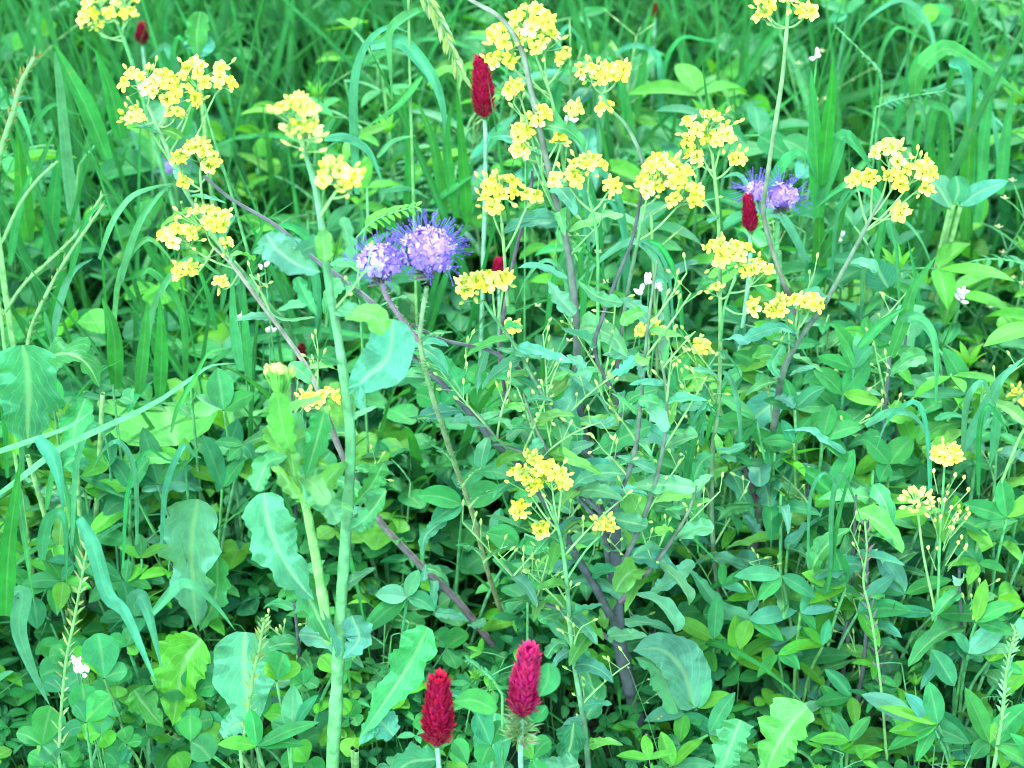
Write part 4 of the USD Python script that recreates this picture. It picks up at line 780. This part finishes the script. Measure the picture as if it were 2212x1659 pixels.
clover('clover leaves spreading between the thick stem and the leaning purple one', [((880, 1290), [(810, 1285, 50, C4), (905, 1230, 36, C4), (780, 1370, 46, C1), (940, 1320, 40, C2)])], 1.24)
clover('clover with broad leaflets just below the small dense mustard head', [((1000, 1090), [(900, 1070, 50, C1), (1090, 1060, 60, C1), (930, 1130, 46, C2)]), ((1120, 1180), [(1050, 1150, 56, C1), (1175, 1190, 50, C1)])])
clover('round clover leaves in the middle behind the branching mustard', [((1050, 840), [(1010, 800, 56, C1), (1100, 820, 56, C3), (1030, 880, 50, C1)]), ((950, 880), [(900, 850, 56, C1), (985, 850, 50, C1)])], 1.45, 'round', 'round_leaved_clover', GR)
clover('round clover leaves at the top left below the corner mustard', [((30, 110), [(20, 72, 46, C2), (60, 82, 40, C3), (5, 130, 40, C2)]), ((100, 80), [(108, 40, 36, C3), (70, 60, 36, C1)])], 2.0, 'round', 'round_leaved_clover', GR)
clover('bluish clover leaves at the top right corner above the tall blades', [((1830, 30), [(1770, 10, 30, C2), (1870, 0, 30, C2), (1790, 50, 30, C4)]), ((1990, 50), [(1950, 10, 50, C2), (2060, 30, 50, C1), (2030, 20, 40, C3)])], 1.9)
clover('large dull clover leaves behind the small phacelia on the right', [((1760, 350), [(1690, 300, 60, C2), (1800, 280, 56, C2), (1720, 385, 50, C4)]), ((1840, 520), [(1790, 480, 60, C2), (1880, 510, 60, C1), (1810, 560, 40, C2)])], 1.62)
clover('clover with wide leaflets low in the middle right of the small mustard', [((1420, 1180), [(1370, 1130, 60, C1), (1470, 1130, 56, C1), (1440, 1210, 50, C2)]), ((1480, 1420), [(1520, 1370, 50, C1), (1430, 1380, 50, C1)])], 1.32)

# ---------------------------------------------------------------- grass picked out by hand
CY = (.034, .19, .080); CG = (.018, .17, .038); CD = (.014, .15, .02)
def grass(label, blades, y, base=None):
    p = thing('grass_tuft', label, 'grass', down_to_ground(at(base[0], base[1], y) if base else P3(blades[0][0][0], y)), GG)
    for pts, w, col in blades:
        mb = MB(); leafpx(p, pts, w * 1.25, col, 'blade', y=y - .07, mb=mb, lie=.15, twist=R.uniform(-.35, .35)); q = mb.v[0]
        mb.build('blade', 'grass', p)
    return p
grass('pale arching grass blades at the top centre left, left of the lone red head', [([(772, 420), (766, 300), (766, 180), (790, 98), (840, 57), (892, 74)], 17, CY), ([(905, 20), (868, 38), (842, 70), (843, 140), (848, 220)], 16, CY), ([(800, 100), (860, 88), (900, 122), (937, 173), (957, 235), (960, 300)], 25, CY), ([(912, 165), (860, 230), (792, 274)], 14, CG), ([(700, 300), (745, 298), (790, 322), (812, 360), (827, 400)], 16, CY), ([(815, 340), (850, 305), (900, 292)], 10, CY)], 1.62, (790, 500))
grass('grass with bent over pale blades at the top right', [([(1975, 215), (1985, 152), (2040, 105), (2090, 125), (2142, 158), (2212, 208)], 32, CG), ([(1962, 312), (1968, 240), (1982, 229), (1996, 258), (2002, 335)], 16, CY), ([(2000, 325), (2012, 250), (2030, 231), (2054, 255), (2060, 340)], 18, CG), ([(2050, 135), (2080, 140), (2092, 190), (2090, 280)], 22, CY), ([(2085, 520), (2095, 300), (2100, 150)], 30, CD), ([(2110, 480), (2125, 300), (2150, 140)], 26, CG), ([(2060, 520), (2040, 350), (2042, 200)], 24, CD), ([(2160, 420), (2172, 300), (2190, 180)], 22, CG), ([(2010, 500), (2012, 350), (1998, 240)], 22, CD)], 1.72, (2080, 600))
grass('upright broad grass blades in the right background above the small phacelia', [([(1768, 470), (1765, 360), (1758, 250), (1752, 146)], 30, CG), ([(1775, 400), (1786, 280), (1796, 200), (1798, 124)], 24, CD), ([(1770, 440), (1800, 350), (1820, 296), (1848, 312), (1886, 368)], 32, CG), ([(1772, 620), (1770, 520), (1773, 400)], 26, CD), ([(1775, 560), (1808, 500), (1835, 400)], 20, CD), ([(1662, 400), (1700, 345), (1735, 335), (1770, 400)], 20, CG), ([(1760, 600), (1690, 470), (1640, 455), (1600, 380), (1555, 385)], 18, CY)], 1.58, (1768, 700))
grass('broad green blades leaning left at the upper left edge', [([(232, 345), (190, 240), (150, 160), (117, 95)], 34, CD), ([(262, 300), (240, 200), (205, 105)], 30, CD), ([(60, 520), (45, 400), (35, 260)], 34, CD), ([(105, 560), (118, 420), (130, 300)], 28, CG), ([(170, 520), (150, 400), (128, 180), (118, 110)], 22, CY), ([(0, 230), (25, 225), (50, 260), (75, 330)], 18, CY)], 1.65, (150, 650))
grass('thin pale blades arching to the right beside the left mustard heads', [([(215, 560), (243, 483), (283, 427), (333, 405), (378, 396)], 13, CY), ([(262, 610), (277, 550), (307, 473), (353, 412), (376, 400)], 15, CY), ([(150, 600), (185, 480), (230, 430)], 12, CG)], 1.5, (250, 700))
grass('long pale stalk arching across the lower left edge', [([(-20, 1080), (47, 1033), (130, 970), (213, 930), (333, 873), (417, 816), (457, 790), (510, 785)], 14, (.06, .23, .08)), ([(-30, 985), (50, 958), (147, 923), (207, 882)], 10, (.06, .23, .08)), ([(370, 935), (385, 880), (420, 820), (450, 765), (495, 750)], 10, CG)], 1.22, (-20, 1200))
grass('pale blue green blades drooping at the lower left edge', [([(80, 945), (110, 983), (127, 1036), (138, 1110)], 26, CY), ([(90, 1210), (93, 1160), (105, 1120), (130, 1108), (142, 1150), (143, 1275)], 22, CY), ([(30, 1278), (48, 1284), (40, 1356), (67, 1440), (108, 1525)], 32, CY), ([(12, 1330), (20, 1180), (45, 990)], 34, CD)], 1.2, (40, 1500))
grass('pair of pale blue green blades drooping side by side in front of the oval leaf', [([(170, 1120), (200, 1180), (230, 1284), (267, 1320), (307, 1406), (338, 1480)], 27, CY), ([(290, 1330), (290, 1292), (305, 1292), (325, 1345), (349, 1445)], 30, CY), ([(330, 1325), (383, 1268), (410, 1264), (457, 1298), (510, 1364)], 20, CY)], 1.17, (300, 1560))
grass('curved pale blade hooking over the dark gap on the right', [([(1945, 690), (1966, 684), (1998, 700), (2018, 740), (2022, 820), (2020, 890)], 21, CY), ([(1855, 752), (1908, 697), (1957, 662)], 18, CG), ([(1925, 770), (1955, 686), (1975, 620), (2025, 550)], 24, CG), ([(2080, 970), (2138, 870), (2162, 820), (2215, 770)], 24, CY), ([(1870, 920), (1920, 892), (1968, 896), (2010, 940)], 15, CY), ([(2020, 906), (2055, 896), (2090, 903)], 12, CY), ([(2155, 880), (2146, 960), (2138, 1010)], 18, CY)], 1.4, (2020, 1050))
grass('green upright blades between the left mustards and the thick stem', [([(520, 800), (505, 700), (500, 560)], 18, CY), ([(345, 860), (350, 740), (345, 640)], 26, CD), ([(300, 850), (312, 730), (318, 650)], 22, CG), ([(250, 840), (245, 720), (220, 640)], 28, CD), ([(275, 890), (300, 850), (332, 822)], 16, CG), ([(540, 820), (530, 700), (525, 610)], 14, CG)], 1.45, (330, 1000))
grass('pale blade bent sharply beside the left beige spikes', [([(112, 745), (133, 646), (160, 585), (202, 558)], 15, CY), ([(112, 740), (100, 690), (95, 670)], 10, CY)], 1.5, (110, 850))
grass('dark grass blades beyond the phacelia, around the lone red head', [([(1010, 480), (1000, 350), (985, 180)], 22, CD), ([(960, 480), (940, 330), (900, 210)], 20, CD), ([(880, 470), (885, 350), (870, 200)], 20, CD), ([(1020, 340), (1050, 310), (1082, 270)], 16, CY), ([(930, 440), (990, 400), (1020, 380)], 12, CG), ([(820, 415), (880, 408), (930, 430)], 10, CY), ([(985, 470), (965, 320), (975, 220)], 18, CG)], 1.66, (950, 600))
def spike(label, pts, w, col, heads, y, every=1, hl=.011, cat='seeding grass'):
    p = thing('seed_stalk', label, cat, down_to_ground(P3(pts[-1], y)), GS)
    c = path([P3(q, y) for q in pts], 40); m = mpp(*pts[0][:2], y); mb = MB(); tube(mb, path(list(c) + [down_to_ground(c[-1], (0, .01))], 50), w * m * .35, w * m * .5, (.07, .20, .055), 6); mb.build('stem', 'stem', p); mb = MB()
    for i in range(1, int(40 * (heads or .3)), 2):
        T = unit(c[i] - c[i + 1] if i < 39 else c[i - 1] - c[i])
        for s in (-1, 1):
            sheet(mb, arc(c[i], T + .45 * s * np.array([1, R.normal(0, .5), 0]), hl * R.uniform(.7, 1.2), .3, 4), R.normal(0, 1, 3), hl * .2, 'leaflet', vary(col, R), R, 3, .3)
    mb.build('seed_head', 'clover', p); return p
BEI = (.11, .17, .06); PAL = (.17, .26, .11)
spike('brownish seed head leaning at the upper left edge', [(76, 122), (45, 180), (30, 235), (5, 315), (-20, 420)], 14, (.12, .12, .05), .8, 1.5, hl=.010)
spike('beige grass spike crossing the left edge, the upper of two', [(222, 420), (170, 500), (110, 560), (53, 613), (0, 690)], 9, BEI, .9, 1.45, hl=.007)
spike('beige grass spike above the big lobed leaf at the left edge, the lower of two', [(225, 440), (147, 553), (100, 636), (67, 710), (50, 795), (20, 900)], 10, BEI, .9, 1.38, hl=.008)
spike('thin pale stalk slanting at the left edge between the broad blades', [(125, 348), (80, 390), (40, 447), (0, 535)], 9, (.12, .30, .12), .3, 1.5, hl=.004)
spike('pale spiky seed stalk standing at the bottom left', [(194, 1158), (177, 1246), (160, 1340), (143, 1426), (133, 1523), (126, 1640)], 8, PAL, .97, 1.12, hl=.011)
spike('pale green seed stalk left of the thick stem bottom', [(570, 1342), (560, 1400), (547, 1456), (533, 1556), (520, 1640)], 9, (.13, .24, .07), .97, 1.12, hl=.010)
spike('dark speckled weed spike with a mauve tip on the lower right', [(1868, 1126), (1872, 1190), (1865, 1256), (1880, 1325), (1892, 1400), (1905, 1506), (1916, 1650)], 7, (.09, .085, .085), .9, 1.22, hl=.010)
spike('pale glaucous seed stalk at the far right edge low down', [(2194, 1358), (2176, 1440), (2166, 1533), (2150, 1640)], 9, (.10, .24, .13), .9, 1.15, hl=.010)
spike('drooping pale brome panicle at the top edge left of the upper yellow head', [(998, 165), (970, 93), (950, 43), (917, -5), (880, -40)], 6, (.17, .28, .12), .85, 1.55, hl=.017)
spike('thin straight stalk slanting near the right edge', [(2214, 925), (2198, 955), (2162, 1046), (2135, 1115), (2110, 1180)], 9, (.10, .28, .08), .15, 1.3, hl=.004)
# vetch
def vetch(label, pts, y, size, col=YOUNG):
    p = thing('vetch_plant', label, 'vetch', down_to_ground(P3(pts[0], y)), GV); c = path([P3(q, y) for q in pts], 11)
    mb = MB(); tube(mb, path([down_to_ground(c[0]), c[0]], 4), .001, .001, STEM_G, 5); mb.build('stem', 'stem', p); vetch_leaf(p, c, size, col, R); return p
vetch('bright green feathery vetch leaf just above the large phacelia', [(770, 515), (804, 480), (847, 460), (898, 446)], 1.4, .019)
vetch('pale feathery vetch leaf at the upper right among the bent blades', [(1892, 232), (1942, 213), (2040, 196)], 1.65, .014, CLOVB)
vetch('drooping feathery vetch leaf at the upper right left of the bent blades', [(1905, 200), (1900, 157), (1858, 110), (1808, 60)], 1.68, .012, CLOVB)
vetch('fine leaved vetch sprig left of the pinker foreground clover head', [(1085, 1500), (1060, 1465), (1030, 1440), (1010, 1425)], 1.1, .008, CLOVB)
vetch('fine leaved vetch sprig in the lower middle below the small mustard head', [(1140, 1300), (1150, 1260), (1175, 1220)], 1.24, .009, CLOVB)
clover('clover with rounded leaflets low between the two foreground crimson heads', [((1060, 1610), [(1030, 1540, 50, C2), (1090, 1560, 44, C1), (1040, 1650, 50, C1)]), ((1150, 1640), [(1120, 1600, 40, C3), (1190, 1600, 46, C1), (1170, 1690, 50, C1)]), ((1010, 1650), [(980, 1600, 40, C1), (1050, 1690, 46, C2)])], 1.1, 'round', 'round_leaved_clover', GR)
leafy('wide leaves shading the bottom edge right of the pinker foreground clover head', [([(1200, 1700), (1230, 1620), (1240, 1560)], 80, DEEP, {}), ([(1140, 1720), (1160, 1660), (1150, 1600)], 90, DEEP, {})], 1.17)
def auto_clover(n, u0, u1, v0, v1, L, kind, name, label, grp, wr, cols, back=0.0):
    for k in range(n):
        u, v = R.uniform(u0, u1), R.uniform(v0, v1); lv = []; y = yd(v) + R.uniform(-.02, .05) + back
        for q in range(int(R.integers(2, 5))):
            j = (u + R.uniform(-90, 90), v + R.uniform(-60, 60)); a0 = R.uniform(0, 6.28); ll = L * R.uniform(.65, 1.2); tips = []
            for z in range(3):
                a = a0 + (z - 1) * R.uniform(.8, 1.3) * (1 if kind == 'leaflet' else 1.7); l = ll * R.uniform(.85, 1.15)
                tips.append((j[0] + math.cos(a) * l, j[1] - math.sin(a) * l * .72 - 8, ll * wr * R.uniform(.8, 1.15), cols[int(R.integers(0, len(cols)))]))
            lv.append((j, tips))
        clover(label, lv, y, kind, name, grp)
auto_clover(19, 1480, 2230, 1120, 1660, 105, 'leaflet', 'clover_plant', 'green clover with large pointed leaflets, in the lower right of the picture', 'large leaved clovers in the lower right', .33, (C1, C1, C2, C3, C3, C4))
auto_clover(14, 1450, 2230, 780, 1120, 90, 'leaflet', 'clover_plant', 'green clover with large pointed leaflets, right of the branching mustard', 'large leaved clovers at the right', .40, (C1, C2, C3, C1))
auto_clover(13, 0, 700, 1380, 1660, 52, 'round', 'round_leaved_clover', 'green clover with large round leaflets, in the lower left of the picture', 'large leaved clovers in the lower left', 1.0, (C1, C2, C1, C3))
auto_clover(8, 0, 560, 860, 1300, 90, 'leaflet', 'clover_plant', 'green clover with large pointed leaflets, in the left middle of the picture', 'large leaved clovers at the left', .42, (C1, C2, C3))
auto_clover(9, 780, 1450, 1080, 1560, 78, 'leaflet', 'clover_plant', 'green clover with large pointed leaflets, among the stems in the lower middle', 'large leaved clovers among the stems', .5, (C1, C2, C3), .12)
def auto_leafy(n, u0, u1, v0, v1, label, grp, back=0.0):
    for k in range(n):
        u, v = R.uniform(u0, u1), R.uniform(v0, v1); y = yd(v) + R.uniform(-.03, .04) + back; root = down_to_ground(at(u, v + 40, y), (0, .02)); p = thing('mustard_shoot', label, 'mustard shoot', root, grp); lv = []
        top = at(u + R.uniform(-20, 20), v - 60, y); c_ = path([root, (root + top) / 2 + R.normal(0, .006, 3), top], 20); mb = MB(); tube(mb, c_, .0022, .0010, STEM_G if k % 2 else STEM_P, 6); mb.build('stem', 'stem', p); dress(p, c_, 11, .2, 1.0, (.034, .074), .25, (MUST, LIME, GLAU, MUST))
auto_leafy(17, 1480, 2220, 720, 1500, 'leafy mustard shoot with ragged leaves, in the right half of the meadow', 'leafy mustard shoots at the right')
auto_leafy(7, 760, 1480, 900, 1500, 'leafy mustard shoot with ragged leaves, among the stems in the middle', 'leafy mustard shoots in the middle', .1)
auto_leafy(6, 20, 640, 620, 1350, 'leafy mustard shoot with ragged leaves, in the left half of the meadow', 'leafy mustard shoots at the left')
for k in range(24):
    u, v = R.uniform(-20, 2200), R.uniform(40, 560)
    if k >= 17: u, v = R.uniform(1500, 2200), R.uniform(620, 1250)
    if k >= 21: u, v = R.uniform(0, 500), R.uniform(700, 1150)
    bl = []
    if v < 600 and 900 < u < 1200: u += 330
    if v < 640 and 1480 < u < 1780: v = 90
    for q in range(3):
        uu, vv, dx = u + R.uniform(-70, 70), v + R.uniform(-50, 50), R.uniform(40, 130) * (-1 if R.random() < .5 else 1)
        b_, e_, k_ = R.uniform(120, 300), R.uniform(10, 150), R.uniform(.1, .5)
        if R.random() < .3: bl.append(([(uu - dx * .3, vv + b_), (uu - dx * .1, vv + b_ * .45), (uu + dx * .2, vv)], R.uniform(9, 17), CG)); continue
        bl.append(([(uu - dx * k_, vv + b_), (uu - dx * k_ * .6, vv + b_ * .35 + R.uniform(-15, 15)), (uu + dx * R.uniform(.15, .4), vv + R.uniform(-8, 8)), (uu + dx * .75, vv + 8 + e_ * .25), (uu + dx * R.uniform(.95, 1.3), vv + e_)], R.uniform(8, 18) * (1 if v < 600 else .8), [CY, CG, CY][q]))
    grass('small tuft of pale grass blades arching over, ' + ('at the upper left' if u < 700 else 'in the upper middle' if u < 1500 else 'at the upper right') if v < 600 else 'small tuft of pale grass blades arching over, ' + ('at the left below the beige spikes' if u < 700 else 'at the right amid the clover'), bl, yd(v) - .02)
# small white flowers
def white(label, spots, y, col=(.74, .76, .70), size=.0048):
    p = thing('white_wildflower', label, 'small wildflower', down_to_ground(P3(spots[0], y)), 'small white wildflowers'); mb = MB(); st = MB()
    r0 = down_to_ground(P3(spots[0], y))
    for u, v in spots:
        c = at(u, v, y); tube(st, path([r0, (r0 + c) / 2 + np.array([0, .01, 0]), c], 6), .0009, .0006, STEM_G, 5)
        for k in range(4): d = unit(R.normal(0, .6, 3) + UP + toward(c) * .5); bud(mb, c + R.normal(0, .0012, 3), d, size * 1.5, size * .38, col)
    st.build('stem', 'stem', p); mb.build('blossom', 'petal', p)
white('three small white buds right of the middle beside the branching mustard', [(1402, 612), (1385, 630), (1422, 622)], 1.4)
white('white flower bud in the dark gap at the right edge', [(2072, 645), (2078, 632)], 1.5)
white('white blossom cluster beside the pale seed spike at the bottom left', [(160, 1435), (172, 1448), (188, 1455)], 1.15)
white('small white blossom left of the large phacelia', [(572, 578)], 1.4)
white('tiny white blossoms under the left mustard heads', [(516, 686), (582, 716)], 1.42)
white('small cream blossoms on the long thin stalk at the upper right', [(1765, 122), (1812, 515), (1785, 575)], 1.6)
white('tiny white floret left of the branching stems near the upper centre', [(1135, 348), (1230, 265)], 1.5)
